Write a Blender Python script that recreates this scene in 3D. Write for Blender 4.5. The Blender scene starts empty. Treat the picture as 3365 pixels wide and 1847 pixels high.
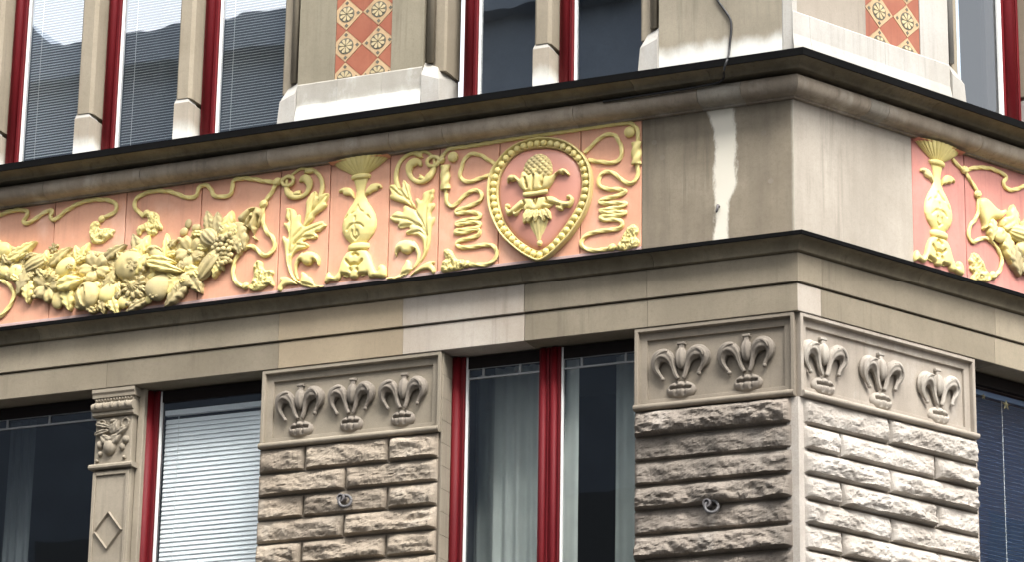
import bpy, bmesh, math, random
import numpy as np
from mathutils import Vector, Matrix, noise
from mathutils.geometry import delaunay_2d_cdt

# ---------------------------------------------------------------- camera, sky, sun, exposure
S = bpy.context.scene
R = math.radians
CAM = Vector((-1.925, -20.199, 1.65))
PITCH, ROLL = R(17.918), R(0.937)
fw = Vector((0, math.cos(PITCH), math.sin(PITCH)))
r0 = Vector((1, 0, 0)); u0 = r0.cross(fw)
rv = r0 * math.cos(ROLL) + u0 * math.sin(ROLL); uv = rv.cross(fw)
cd = bpy.data.cameras.new('camera'); cam = bpy.data.objects.new('camera', cd); S.collection.objects.link(cam)
cd.sensor_width = 36; cd.lens = 36 * 10281 / 3365; cd.clip_start = .1; cd.clip_end = 2000
cam.matrix_world = Matrix(((rv.x, uv.x, -fw.x, CAM.x), (rv.y, uv.y, -fw.y, CAM.y), (rv.z, uv.z, -fw.z, CAM.z), (0, 0, 0, 1)))
S.camera = cam

SUN_DIR = Vector((.20, -.66, .80)).normalized()          # towards the sun, veiled by cloud
W = bpy.data.worlds.new('World'); S.world = W; W.use_nodes = True
nt = W.node_tree; nt.nodes.clear()
sky = nt.nodes.new('ShaderNodeTexSky'); sky.sky_type = 'NISHITA'; sky.sun_disc = False
sky.sun_elevation = math.asin(SUN_DIR.z); sky.sun_rotation = math.atan2(SUN_DIR.x, SUN_DIR.y)
sky.air_density = 1.0; sky.dust_density = 7.0; sky.ozone_density = 1.0
hs = nt.nodes.new('ShaderNodeHueSaturation'); hs.inputs['Saturation'].default_value = .22
bg = nt.nodes.new('ShaderNodeBackground'); bg.inputs['Strength'].default_value = .15
wo = nt.nodes.new('ShaderNodeOutputWorld')
nt.links.new(sky.outputs[0], hs.inputs['Color']); nt.links.new(hs.outputs[0], bg.inputs['Color']); nt.links.new(bg.outputs[0], wo.inputs['Surface'])
ld = bpy.data.lights.new('sun', 'SUN'); ld.energy = 1.15; ld.angle = R(35); ld.color = (1, .97, .92)
sun = bpy.data.objects.new('sun', ld); S.collection.objects.link(sun)
sun.rotation_euler = SUN_DIR.to_track_quat('Z', 'Y').to_euler(); sun.location = (20, -20, 40)
vs = S.view_settings; vs.view_transform = 'Standard'; vs.look = 'None'; vs.gamma = 1; vs.use_curve_mapping = False
vs.exposure = 1.95
S.cycles.use_denoising = True
S.cycles.max_bounces = 8; S.cycles.transparent_max_bounces = 12

T = {'b_groove': [[(-3.3706, 8.8003), (-3.3474, 8.8124), (-3.3232, 8.791)], [(-3.4163, 8.7614), (-3.3836, 8.7242), (-3.3525, 8.7316), (-3.3207, 8.7204), (-3.2904, 8.7501)],
              [(-3.3825, 8.6945), (-3.3743, 8.6824)], [(-3.3275, 8.688), (-3.3233, 8.6801)], [(-3.4442, 8.6611), (-3.4045, 8.649)], [(-3.3104, 8.6454), (-3.2712, 8.6445)]],
 'balls': [(-2.5833, 9.4543), (-1.2115, 9.4575)],
 'bed': [(-6.5147, 9.2548), (-6.3571, 9.2514), (-6.2044, 9.1859), (-6.0538, 9.1366), (-5.915, 9.1199), (-5.7952, 9.121), (-5.6243, 9.1159), (-5.409, 9.0591), (-5.2837, 9.0748), (-5.1341, 9.0827),
         (-4.9281, 9.0407), (-4.7662, 9.1058), (-4.6232, 9.173), (-4.4969, 9.1996), (-4.3502, 9.1729), (-4.2667, 9.1288), (-4.2809, 9.0464), (-4.3751, 8.9403), (-4.4793, 8.8521), (-4.6028, 8.7828),
         (-4.7275, 8.7302), (-4.8904, 8.6986), (-5.0169, 8.6626), (-5.1816, 8.6392), (-5.3399, 8.6305), (-5.509, 8.6495), (-5.6792, 8.6687), (-5.8531, 8.7266), (-6.0277, 8.7772), (-6.1885, 8.8574),
         (-6.2992, 8.9478), (-6.4419, 8.9956)],
 'bell': [(-4.1411, 9.2572), (-4.187, 9.2757), (-4.2409, 9.2699), (-4.3023, 9.2312), (-4.3326, 9.2012), (-4.3173, 9.1656), (-4.2805, 9.1526), (-4.2611, 9.1249), (-4.2148, 9.0981), (-4.1851, 9.0399),
          (-4.1617, 9.0186), (-4.1748, 9.0119), (-4.1981, 9.029), (-4.1912, 9.0742), (-4.1532, 9.1283), (-4.1288, 9.1841), (-4.1217, 9.2253)],
 'bell_g': [[(-4.2213, 9.2379), (-4.1902, 9.2466), (-4.2024, 9.2186)], [(-4.2347, 9.1384), (-4.2099, 9.1859)], [(-4.2718, 9.1599), (-4.2296, 9.222)], [(-4.1796, 9.1148), (-4.1559, 9.1875)]],
 'cable': [(-0.5935, 0.012, 10.5496), (-0.5584, 0.012, 10.4168), (-0.5453, 0.012, 10.3604), (-0.4969, 0.012, 10.2805), (-0.4524, 0.014, 10.2008), (-0.4466, 0.012, 10.1198), (-0.4569, 0.012, 10.0317),
           (-0.4627, 0.014, 9.9691), (-0.4381, 0.1, 9.8884), (-0.3766, 0.297, 9.7742), (-0.3942, 0.297, 9.7285), (-0.4067, 0.28, 9.6927), (-0.4422, 0.19, 9.6916), (-0.4882, 0.165, 9.6749),
           (-0.5776, 0.16, 9.6694), (-0.7543, 0.158, 9.6629), (-1.0648, 0.158, 9.6595), (-1.3821, 0.15, 9.6594)],
 'coil_left': [(-2.6444, 9.3967), (-2.6399, 9.2128)],
 'coil_right': [(-1.1592, 9.3737), (-1.1586, 9.2091)],
 'fillers': [(-6.3414, 9.1289, 120), (-6.2951, 9.0922, 155), (-6.1954, 9.1505, 52), (-6.132, 9.1117, 202), (-6.0944, 8.9519, 245), (-5.9756, 9.093, 79), (-5.9309, 8.9483, 46), (-5.8597, 8.9091, 34),
             (-5.7244, 8.9241, 10), (-5.6803, 9.0268, 205), (-5.6191, 8.8734, 281), (-5.5295, 9.0551, 148), (-5.4504, 8.8767, 30), (-5.3676, 8.8977, 113), (-5.8183, 8.8042, 266),
             (-5.7491, 8.7886, 274), (-5.6553, 8.6554, 184), (-5.5607, 8.6295, 141), (-5.3091, 8.7687, 88), (-5.3053, 8.7073, 54), (-5.1298, 8.7024, 134), (-5.1011, 8.6385, 109),
             (-6.0558, 8.7775, 13), (-6.2232, 8.9437, 328), (-6.0186, 8.9741, 133), (-5.3928, 8.6335, 139), (-5.1725, 8.997, 99), (-5.1306, 8.8546, 84), (-5.1999, 9.0364, 158), (-5.0841, 8.963, 148),
             (-4.9969, 8.8934, 321), (-4.8822, 8.9813, 190), (-4.8685, 9.0643, 44), (-4.8148, 9.0917, 310), (-4.6695, 9.1162, 172), (-4.6085, 8.999, 343), (-4.6417, 8.9356, 198),
             (-4.5239, 9.1237, 259), (-4.4516, 9.1316, 127), (-4.3413, 9.1011, 91), (-4.6528, 8.8024, 126), (-4.7262, 8.811, 242), (-4.8727, 8.8113, 143), (-4.8937, 8.696, 45), (-4.8117, 8.7034, 280),
             (-5.1077, 8.7374, 153), (-5.1228, 8.6801, 3), (-4.5227, 8.9213, 149), (-4.4554, 8.8462, 293), (-4.3752, 8.8702, 159), (-4.3447, 8.9839, 260), (-4.7851, 8.8853, 99)],
 'garland': [('leaf', -6.4172, 9.2085, 0.0858, 0.0458, 93, 0.03), ('fruit', -6.3719, 9.1983, 0.0741, 0.0649, -7, 0.045), ('leaf', -6.1803, 9.1799, 0.117, 0.0344, 28, 0.03),
             ('leaf', -6.2205, 9.1379, 0.1014, 0.0306, 13, 0.03), ('fruit', -6.3511, 9.0287, 0.0468, 0.0535, -7, 0.03), ('apple', -6.2412, 9.0057, 0.0608, 0.0611, -7, 0.05),
             ('melon', -6.0576, 9.0477, 0.1092, 0.0649, 21, 0.045), ('leaf', -5.8438, 9.0912, 0.1014, 0.0344, 35, 0.035), ('fruit', -5.7871, 8.9878, 0.0975, 0.0726, 28, 0.06),
             ('leaf', -5.6427, 9.0996, 0.078, 0.0267, 58, 0.03), ('leaf', -5.7017, 9.0912, 0.0702, 0.0267, 108, 0.03), ('flower', -5.5387, 8.9546, 0.1287, 0.1146, 3, 0.06),
             ('leaf', -5.3698, 9.0667, 0.1014, 0.0344, 28, 0.03), ('star', -5.9256, 9.1655, 0.0429, 0.042, -7, 0.015), ('leaf', -6.1659, 8.9123, 0.117, 0.0458, 243, 0.035),
             ('leaf', -6.1194, 8.8233, 0.0936, 0.042, 273, 0.03), ('flower', -5.9483, 8.8525, 0.1209, 0.126, 33, 0.06), ('petal', -5.7265, 8.8499, 0.1053, 0.0611, 11, 0.06),
             ('fruit', -5.8534, 8.7246, 0.0507, 0.0687, 13, 0.04), ('leaf', -5.7588, 8.7268, 0.1014, 0.0458, 283, 0.035), ('pomegranate', -5.583, 8.73, 0.1014, 0.1108, 3, 0.06),
             ('star', -5.502, 8.6247, 0.039, 0.0306, -7, 0.05), ('berry', -5.5141, 8.8092, 0.0312, 0.0267, -7, 0.05), ('berry', -5.5423, 8.7895, 0.0234, 0.0229, -7, 0.05),
             ('pear', -5.3985, 8.7394, 0.0702, 0.0955, -22, 0.06), ('leaf', -5.3857, 8.8402, 0.0858, 0.042, 73, 0.05), ('leaf', -5.4453, 8.6289, 0.0624, 0.0267, 283, 0.04),
             ('leaf', -5.344, 8.6175, 0.0741, 0.0344, 293, 0.04), ('apple', -5.2244, 8.9297, 0.1287, 0.1184, -7, 0.07), ('daisy', -5.1821, 8.7633, 0.1092, 0.0993, -7, 0.075),
             ('fruit', -5.2759, 8.6463, 0.0546, 0.0496, -7, 0.045), ('flower', -5.1992, 8.6665, 0.0858, 0.0611, -7, 0.05), ('leaf', -5.1653, 8.6003, 0.1014, 0.0229, 205, 0.03),
             ('berry', -5.0593, 8.6407, 0.0327, 0.0321, -7, 0.045), ('leaf', -5.1853, 9.1028, 0.0953, 0.0382, 113, 0.03), ('leaf', -5.1251, 9.0769, 0.0953, 0.0382, 63, 0.035),
             ('fig', -5.0138, 9.0046, 0.0866, 0.0552, -37, 0.06), ('leaf', -4.9232, 9.054, 0.1039, 0.0255, 93, 0.03), ('petal', -4.8987, 8.8741, 0.1646, 0.0382, -19, 0.055),
             ('petal', -4.9353, 8.9322, 0.1126, 0.0382, -12, 0.045), ('flower', -4.7186, 8.9818, 0.1213, 0.1273, 8, 0.06), ('berry', -4.7584, 9.2152, 0.0277, 0.0382, -7, 0.02),
             ('berry', -4.792, 9.1574, 0.0364, 0.0322, 23, 0.02), ('berry', -4.6892, 9.1752, 0.0398, 0.0305, -7, 0.02), ('melon', -4.5547, 9.0715, 0.0823, 0.0721, -47, 0.06),
             ('leaf', -4.5739, 9.2102, 0.0866, 0.0339, 103, 0.03), ('leaf', -4.4966, 9.1778, 0.0953, 0.0382, 93, 0.035), ('leaf', -4.4084, 9.1769, 0.0953, 0.0424, 73, 0.03),
             ('leaf', -4.3088, 9.0451, 0.1126, 0.0636, 293, 0.035), ('leaf', -4.3721, 9.1018, 0.1039, 0.0509, 13, 0.04), ('leaf', -4.3178, 8.989, 0.078, 0.0382, 283, 0.03),
             ('pod', -4.5538, 8.8601, 0.1472, 0.0636, 51, 0.05), ('leaf', -4.4905, 8.8253, 0.078, 0.0297, 253, 0.03), ('pear', -4.9658, 8.7331, 0.0996, 0.1145, -32, 0.06),
             ('fruit', -4.7444, 8.7651, 0.065, 0.0679, -7, 0.05), ('leaf', -4.6546, 8.7173, 0.0866, 0.0424, 303, 0.035), ('leaf', -4.6851, 8.8283, 0.0693, 0.0382, 3, 0.04),
             ('leaf', -4.8331, 8.6457, 0.1126, 0.0424, 223, 0.035), ('leaf', -4.8387, 8.747, 0.0953, 0.0509, 38, 0.035), ('berry', -5.0593, 8.6405, 0.0329, 0.0322, -7, 0.04),
             ('berry', -5.0369, 8.8286, 0.0346, 0.0305, 33, 0.05), ('berry', -5.0309, 8.8828, 0.0294, 0.0288, -7, 0.05), ('leaf', -5.1265, 8.9365, 0.0953, 0.0509, 53, 0.05),
             ('fruit', -5.2456, 8.6659, 0.0693, 0.0424, 3, 0.04), ('star', -5.1771, 8.9155, 0.0468, 0.042, 13, 0.135), ('leaf', -5.1257, 8.9317, 0.0936, 0.0344, 53, 0.075),
             ('leaf', -5.2976, 9.0027, 0.0702, 0.0306, 133, 0.06), ('star', -4.9879, 8.6619, 0.039, 0.0339, 3, 0.11), ('star', -5.7387, 8.9783, 0.0273, 0.0267, -7, 0.11),
             ('star', -4.7549, 8.7542, 0.0243, 0.0238, -7, 0.09)],
 'grapes': [(-4.3741, 9.0694), (-4.396, 9.0552), (-4.3546, 9.0418), (-4.4238, 9.0671), (-4.4507, 9.0619), (-4.4814, 9.0404), (-4.4314, 9.0385), (-4.39, 9.0251), (-4.3573, 9.0043), (-4.4886, 9.0034),
            (-4.4477, 9.0027), (-4.4065, 8.9935), (-4.3691, 8.968), (-4.5149, 8.9856), (-4.4684, 8.9632), (-4.423, 8.9619), (-4.3773, 8.9522), (-4.435, 8.9298), (-4.3986, 8.9254), (-4.3664, 8.9132),
            (-4.465, 8.8957), (-4.4426, 8.9014), (-4.4104, 8.8891), (-4.3753, 8.9101), (-4.3874, 8.8822), (-4.4267, 8.8534), (-4.4046, 8.8633), (-4.499, 9.03), (-4.3445, 9.0195), (-4.4629, 9.034)],
 'knots': [(-4.0202, 9.4518), (-4.1255, 9.2922), (-4.2491, 8.6625), (-5.1266, 9.3467), (-5.5165, 9.3506), (-2.4599, 8.6254), (-1.3429, 8.6165), (-2.6783, 9.4436)],
 'm_ball': (-1.8794, 8.7039),
 'm_band': [(-1.9981, 9.072), (-1.9065, 9.0695), (-1.8116, 9.0743)],
 'm_cone': [(-2.0158, 9.2567), (-2.0092, 9.3061), (-1.9767, 9.3485), (-1.9329, 9.375), (-1.8889, 9.3798), (-1.8447, 9.3631), (-1.8075, 9.3223), (-1.7887, 9.2768), (-1.7829, 9.226), (-1.7984, 9.1852),
            (-1.842, 9.1624), (-1.9447, 9.1758), (-1.9965, 9.204)],
 'm_cup': [(-1.9948, 9.093), (-2.0322, 9.1371), (-2.0551, 9.183), (-2.0701, 9.1993), (-2.092, 9.1878), (-2.1181, 9.202), (-2.1324, 9.1752), (-2.1332, 9.2219), (-2.1077, 9.2416), (-2.0707, 9.2353),
           (-2.0444, 9.2067), (-2.0295, 9.194), (-2.0229, 9.2433), (-1.9973, 9.2543), (-1.9673, 9.2145), (-1.9381, 9.225), (-1.9495, 9.2516), (-1.924, 9.2675), (-1.8873, 9.2627), (-1.8797, 9.2423),
           (-1.9014, 9.2237), (-1.8719, 9.2091), (-1.8429, 9.2339), (-1.835, 9.19), (-1.784, 9.194), (-1.755, 9.2152), (-1.7116, 9.238), (-1.6751, 9.226), (-1.6528, 9.1875), (-1.6673, 9.1787),
           (-1.6894, 9.2065), (-1.7074, 9.1875), (-1.7331, 9.2087), (-1.7548, 9.1973), (-1.769, 9.1671), (-1.7904, 9.1271), (-1.8192, 9.0952), (-1.8994, 9.0878)],
 'm_cupg': [[(-1.9891, 9.1959), (-1.9732, 9.1223)], [(-1.846, 9.1914), (-1.8597, 9.1254)], [(-1.9232, 9.2087), (-1.9289, 9.1023)], [(-1.9773, 9.1514), (-1.9733, 9.1295)],
            [(-1.86, 9.1469), (-1.8597, 9.1219)]],
 'm_drop': [[(-1.9729, 8.8625), (-1.8176, 8.8679)], [(-1.9578, 8.8287), (-1.8266, 8.8302)], [(-1.9278, 8.7755), (-1.8441, 8.7793)], [(-1.9053, 8.7304), (-1.8616, 8.7321)]],
 'm_inner': [(-1.8952, 9.4291), (-1.8289, 9.4202), (-1.7407, 9.3917), (-1.6671, 9.3424), (-1.6082, 9.2773), (-1.5784, 9.1949), (-1.5703, 9.1085), (-1.5803, 9.0247), (-1.6121, 8.9438),
             (-1.662, 8.8652), (-1.7334, 8.7753), (-1.805, 8.6994), (-1.8771, 8.6588), (-1.9209, 8.6641), (-2.002, 8.7163), (-2.0838, 8.79), (-2.1516, 8.8837), (-2.1901, 8.9741), (-2.2139, 9.063),
             (-2.2192, 9.1498), (-2.2097, 9.2348), (-2.1812, 9.3031), (-2.1305, 9.3685), (-2.0573, 9.4164), (-1.9762, 9.4307)],
 'm_low': [(-1.9354, 9.0426), (-1.8039, 9.0435), (-1.7674, 9.0317), (-1.7233, 8.9977), (-1.6796, 8.985), (-1.647, 8.9844), (-1.6436, 9.0052), (-1.6763, 9.0094), (-1.6729, 9.0323), (-1.6439, 9.0336),
           (-1.6183, 9.0055), (-1.6287, 8.9644), (-1.6502, 8.9388), (-1.6865, 8.9505), (-1.7009, 8.9452), (-1.7007, 8.924), (-1.7297, 8.9241), (-1.7517, 8.9446), (-1.7667, 8.9784), (-1.7956, 8.9643),
           (-1.8173, 8.9529), (-1.8539, 8.9646), (-1.8683, 8.9523), (-1.9119, 8.9365), (-1.9487, 8.9518), (-1.9635, 8.9643), (-1.9852, 8.9493), (-2.0, 8.9547), (-2.0041, 8.9837), (-2.0295, 8.9655),
           (-2.0509, 8.9327), (-2.0765, 8.9252), (-2.088, 8.9515), (-2.1099, 8.9401), (-2.1319, 8.9357), (-2.1434, 8.9657), (-2.1514, 9.0023), (-2.1445, 9.0265), (-2.1187, 9.0267), (-2.111, 9.0043),
           (-2.1329, 8.9943), (-2.1105, 8.9758), (-2.0742, 9.0068), (-2.0307, 9.0405), (-1.9941, 9.0501)],
 'm_lowg': [[(-2.0011, 9.026), (-1.9972, 9.0113)], [(-1.8292, 9.0254), (-1.8254, 9.0107)], [(-1.928, 9.038), (-1.9126, 8.9863), (-1.8987, 9.0343)], [(-1.9934, 9.0037), (-2.066, 8.9559)],
            [(-1.8325, 8.9974), (-1.7229, 8.9622)]],
 'm_outer': [(-1.8963, 9.51), (-1.8226, 9.4985), (-1.7269, 9.4689), (-1.6387, 9.4173), (-1.5652, 9.343), (-1.5137, 9.2576), (-1.4912, 9.1692), (-1.4905, 9.084), (-1.5041, 8.9866), (-1.5394, 8.8922),
             (-1.5891, 8.8138), (-1.6604, 8.724), (-1.7464, 8.6501), (-1.811, 8.6016), (-1.8759, 8.5707), (-1.916, 8.5776), (-2.008, 8.6322), (-2.097, 8.7066), (-2.187, 8.8027), (-2.248, 8.91),
             (-2.2871, 9.015), (-2.3024, 9.1174), (-2.2985, 9.2176), (-2.2778, 9.3015), (-2.2343, 9.3607), (-2.1687, 9.4314), (-2.0879, 9.4784), (-1.9995, 9.5025)],
 'm_petals': [[(-1.9632, 8.9429), (-1.995, 8.8688)], [(-1.9338, 8.9357), (-1.9657, 8.8687)], [(-1.8973, 8.9346), (-1.9072, 8.865)], [(-1.8608, 8.9336), (-1.8416, 8.8639)],
              [(-1.8317, 8.937), (-1.7981, 8.8761)]],
 'panel_edges': [-5.943, -5.314, -4.662, -3.995, -3.583, -3.094, -2.696, -2.221, -1.59, -1.123],
 'rbell': [(1.8197, 9.224), (1.8702, 9.2493), (1.9192, 9.238), (1.9794, 9.1974), (2.041, 9.1843), (2.1048, 9.2126), (2.0901, 9.1682), (2.0379, 9.1199), (1.9501, 9.0999), (1.9113, 9.064),
           (1.8839, 9.0036), (1.8467, 8.9997), (1.8606, 9.0344), (1.8269, 9.108), (1.8115, 9.1768)],
 'rgarland': [('apple', 2.0104, 8.9908, 0.0723, 0.0603, 14, 0.05), ('leaf', 1.9334, 9.0057, 0.0817, 0.034, 264, 0.03), ('melon', 2.2127, 9.0452, 0.1167, 0.0632, -1, 0.05),
              ('leaf', 2.1652, 9.1672, 0.0933, 0.0389, 89, 0.03), ('leaf', 2.1139, 9.1073, 0.0817, 0.0389, 34, 0.04), ('leaf', 2.1021, 8.8987, 0.1167, 0.0438, 289, 0.03),
              ('leaf', 2.1733, 8.824, 0.1167, 0.0486, 294, 0.03), ('flower', 2.2787, 8.8601, 0.1283, 0.1069, 14, 0.05), ('pear', 2.3894, 9.0484, 0.105, 0.1069, 34, 0.05),
              ('fruit', 2.2635, 8.9488, 0.0817, 0.0583, 14, 0.045), ('leaf', 2.3408, 9.1523, 0.1167, 0.0438, 59, 0.03), ('flower', 2.4554, 8.9613, 0.1167, 0.0972, 14, 0.055),
              ('apple', 2.5389, 8.861, 0.105, 0.0826, 14, 0.055), ('leaf', 2.4623, 8.8142, 0.1283, 0.0486, 314, 0.03)],
 'ring_l': (-3.9274, 9.4449),
 'ring_r': (-2.7417, 9.4414),
 'rknots': [(1.6848, 9.4173), (1.8134, 9.2615), (1.9472, 8.6713)],
 'rope_a': [(-6.5713, 9.469), (-6.4854, 9.4938), (-6.4331, 9.4991), (-6.3469, 9.5159), (-6.2596, 9.5167), (-6.2019, 9.5016), (-6.1828, 9.4795), (-6.198, 9.4499), (-6.2176, 9.4209), (-6.1943, 9.4),
            (-6.1387, 9.4111), (-6.0553, 9.4556), (-5.9878, 9.4785), (-5.9651, 9.4638), (-5.9754, 9.4259), (-5.9517, 9.3956), (-5.9137, 9.4065), (-5.8397, 9.4559), (-5.7396, 9.4979),
            (-5.6295, 9.5152), (-5.518, 9.5048), (-5.4401, 9.4832), (-5.3951, 9.4424), (-5.4009, 9.4005), (-5.4417, 9.3745), (-5.5086, 9.3596)],
 'rope_b': [(-6.5524, 9.0106), (-6.4888, 8.9798), (-6.4266, 8.9647), (-6.3733, 8.9507), (-6.3186, 8.9172), (-6.276, 8.8696), (-6.2593, 8.8211), (-6.2726, 8.7685), (-6.3115, 8.711), (-6.3603, 8.67),
            (-6.4113, 8.6564)],
 'rope_c': [(-5.148, 9.3259), (-5.2021, 9.3713), (-5.2351, 9.4228), (-5.2267, 9.4691), (-5.1725, 9.501), (-5.0894, 9.5161), (-4.9958, 9.5083), (-4.9205, 9.49), (-4.8445, 9.4545), (-4.7691, 9.4251),
            (-4.714, 9.4292), (-4.6927, 9.4606), (-4.6809, 9.4976), (-4.6493, 9.5089), (-4.6074, 9.4983), (-4.5781, 9.4629), (-4.5577, 9.4219), (-4.5109, 9.4006), (-4.4467, 9.3949), (-4.4067, 9.4152),
            (-4.3971, 9.4608), (-4.3972, 9.4991), (-4.3618, 9.52), (-4.2889, 9.5165), (-4.1972, 9.4943), (-4.1239, 9.472), (-4.0238, 9.4504)],
 'rope_d': [(-4.0236, 9.4462), (-4.0655, 9.3755), (-4.1038, 9.3255), (-4.1294, 9.295)],
 'rope_e': [(-4.1284, 9.2738), (-4.1291, 9.1896), (-4.117, 9.1209), (-4.0877, 9.0669), (-4.0408, 9.0193), (-4.0202, 8.9583), (-4.0404, 8.9106), (-4.0886, 8.8872), (-4.1389, 8.9099), (-4.1814, 8.9569),
            (-4.2272, 8.975), (-4.2804, 8.9563), (-4.3237, 8.9196), (-4.3526, 8.8644), (-4.3611, 8.7985), (-4.351, 8.7388), (-4.3218, 8.6938), (-4.2754, 8.6634), (-4.2484, 8.662)],
 'rope_left': [(-2.6409, 9.2525), (-2.6333, 9.1528), (-2.6218, 9.102), (-2.5854, 9.0777), (-2.545, 9.1021), (-2.4949, 9.1449), (-2.4445, 9.1728), (-2.3886, 9.1754), (-2.3522, 9.1364),
               (-2.3616, 9.0983), (-2.4119, 9.0753), (-2.4827, 9.0548), (-2.5488, 9.0436), (-2.5482, 9.0189), (-2.482, 9.0204), (-2.4105, 9.0114), (-2.3643, 8.986), (-2.3791, 8.9634),
               (-2.4502, 8.9625), (-2.5314, 8.9531), (-2.5463, 8.9353), (-2.4801, 8.9369), (-2.3988, 8.9366), (-2.3629, 8.9174), (-2.3777, 8.8949), (-2.4587, 8.8903), (-2.5402, 8.8905),
               (-2.5499, 8.8722), (-2.4786, 8.8683), (-2.3977, 8.8827), (-2.365, 8.8689), (-2.3764, 8.8362), (-2.4369, 8.8193), (-2.5179, 8.8097), (-2.5428, 8.7834), (-2.5066, 8.7595),
               (-2.4252, 8.7497), (-2.3444, 8.7545), (-2.2736, 8.7459), (-2.2327, 8.7119), (-2.2269, 8.6725), (-2.2512, 8.627), (-2.3111, 8.6051), (-2.3819, 8.6116), (-2.4631, 8.6251)],
 'rope_loop_l': [(-2.2396, 9.3479), (-2.3169, 9.4076), (-2.3892, 9.4519), (-2.4508, 9.4602), (-2.4911, 9.4309), (-2.5154, 9.3747), (-2.5272, 9.3069), (-2.4976, 9.2635), (-2.436, 9.2505),
                 (-2.365, 9.2659), (-2.2739, 9.2835)],
 'rope_loop_r': [(-1.5577, 9.3499), (-1.4938, 9.4047), (-1.4348, 9.4503), (-1.3757, 9.4666), (-1.3263, 9.4501), (-1.2866, 9.3862), (-1.2716, 9.3162), (-1.2958, 9.2613), (-1.3448, 9.2484),
                 (-1.4236, 9.2638), (-1.5275, 9.2922)],
 'rope_right': [(-1.1567, 9.2234), (-1.1487, 9.1548), (-1.1631, 9.0988), (-1.202, 9.075), (-1.2558, 9.0965), (-1.3148, 9.1525), (-1.3738, 9.1845), (-1.4278, 9.1722), (-1.4472, 9.1263),
                (-1.4321, 9.0808), (-1.373, 9.0539), (-1.3044, 9.045), (-1.2456, 9.023), (-1.2846, 8.9991), (-1.3628, 8.9899), (-1.4264, 8.9788), (-1.4361, 8.9627), (-1.3821, 8.9491),
                (-1.3038, 8.9439), (-1.2403, 8.9281), (-1.2841, 8.9078), (-1.3622, 8.9081), (-1.4307, 8.8995), (-1.3816, 8.8817), (-1.3034, 8.8767), (-1.24, 8.861), (-1.2838, 8.8502),
                (-1.3619, 8.8533), (-1.4304, 8.8523), (-1.4008, 8.8266), (-1.3324, 8.8228), (-1.2738, 8.8011), (-1.2687, 8.767), (-1.3125, 8.7486), (-1.3905, 8.7487), (-1.4785, 8.7451),
                (-1.5471, 8.7248), (-1.5761, 8.6805), (-1.5462, 8.6338), (-1.4775, 8.6111), (-1.3896, 8.6101), (-1.3409, 8.6156)],
 'rope_top': [(-2.6969, 9.4385), (-2.657, 9.4929), (-2.6165, 9.5223), (-2.5548, 9.5239), (-2.4419, 9.5236), (-2.1871, 9.5305), (-1.9848, 9.5355), (-1.7838, 9.5325), (-1.5842, 9.5345),
              (-1.386, 9.5364), (-1.2284, 9.5292), (-1.1694, 9.4966), (-1.1496, 9.4355), (-1.1543, 9.3634)],
 'rpanel_edges': [1.153, 1.694],
 'rr1': [(1.5659, 9.4724), (1.6136, 9.443), (1.6857, 9.4103)],
 'rr2': [(1.6857, 9.4103), (1.7737, 9.4541), (1.8739, 9.4826), (1.974, 9.4974), (2.0736, 9.489), (2.1292, 9.4701), (2.0955, 9.4208), (2.1188, 9.385), (2.1815, 9.3813), (2.2588, 9.4132),
         (2.3369, 9.4546), (2.4278, 9.4899)],
 'rr3': [(1.6857, 9.4103), (1.7507, 9.3485), (1.8039, 9.2975), (1.821, 9.2651)],
 'rr4': [(1.8202, 9.2468), (1.8158, 9.1461), (1.7944, 9.0779), (1.7363, 9.0107), (1.7093, 8.9507), (1.7193, 8.8991), (1.7616, 8.8861), (1.8245, 8.9225), (1.8993, 8.9437), (1.9723, 8.9194),
         (2.0315, 8.8603), (2.0469, 8.7916), (2.0122, 8.7121), (1.9546, 8.6683)],
 'rtassel': [(1.747, 8.8069), (1.7956, 8.7997), (1.8431, 8.7653), (1.8651, 8.7074), (1.9127, 8.673), (1.9359, 8.6421), (1.8974, 8.6071), (1.8357, 8.5984), (1.787, 8.6013), (1.7366, 8.5638),
             (1.7201, 8.6048), (1.7523, 8.6473), (1.7047, 8.6727), (1.7243, 8.7037), (1.7012, 8.7343), (1.727, 8.7667)],
 'rvase_x': 1.4173,
 's1_body': [(-3.5995, 8.5927), (-3.6521, 8.5957), (-3.6851, 8.6124), (-3.7035, 8.6676), (-3.7325, 8.6823), (-3.7495, 8.7033), (-3.7787, 8.7219), (-3.793, 8.7122), (-3.7893, 8.6814),
             (-3.7989, 8.6582), (-3.8168, 8.658), (-3.8468, 8.6957), (-3.8733, 8.7445), (-3.8838, 8.7991), (-3.8775, 8.8442), (-3.8545, 8.8796), (-3.8185, 8.8982), (-3.7698, 8.9038), (-3.7337, 8.917),
             (-3.751, 8.9421), (-3.7882, 8.9558), (-3.7822, 8.9688), (-3.7484, 8.9777), (-3.695, 8.9658), (-3.6653, 8.9752), (-3.6694, 8.9986), (-3.6887, 9.0125), (-3.681, 9.023), (-3.6442, 9.0185),
             (-3.6288, 9.0395), (-3.5929, 9.058), (-3.6224, 9.0847), (-3.6327, 9.099), (-3.6715, 9.0931), (-3.7119, 9.0843), (-3.7522, 9.074), (-3.7847, 9.0703), (-3.8175, 9.1128), (-3.8142, 9.1509),
             (-3.8233, 9.1751), (-3.8498, 9.1615), (-3.8617, 9.2108), (-3.8978, 9.2308), (-3.9408, 9.2362), (-3.9292, 9.1961), (-3.9428, 9.167), (-3.91, 9.1305), (-3.9192, 9.1139), (-3.955, 9.1261),
             (-3.9411, 9.0897), (-3.9169, 9.0598), (-3.9055, 9.0238), (-3.9121, 8.9862), (-3.9507, 9.0255), (-3.9617, 8.9961), (-3.9393, 8.9511), (-3.9284, 8.8885), (-3.9169, 8.8107),
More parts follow.
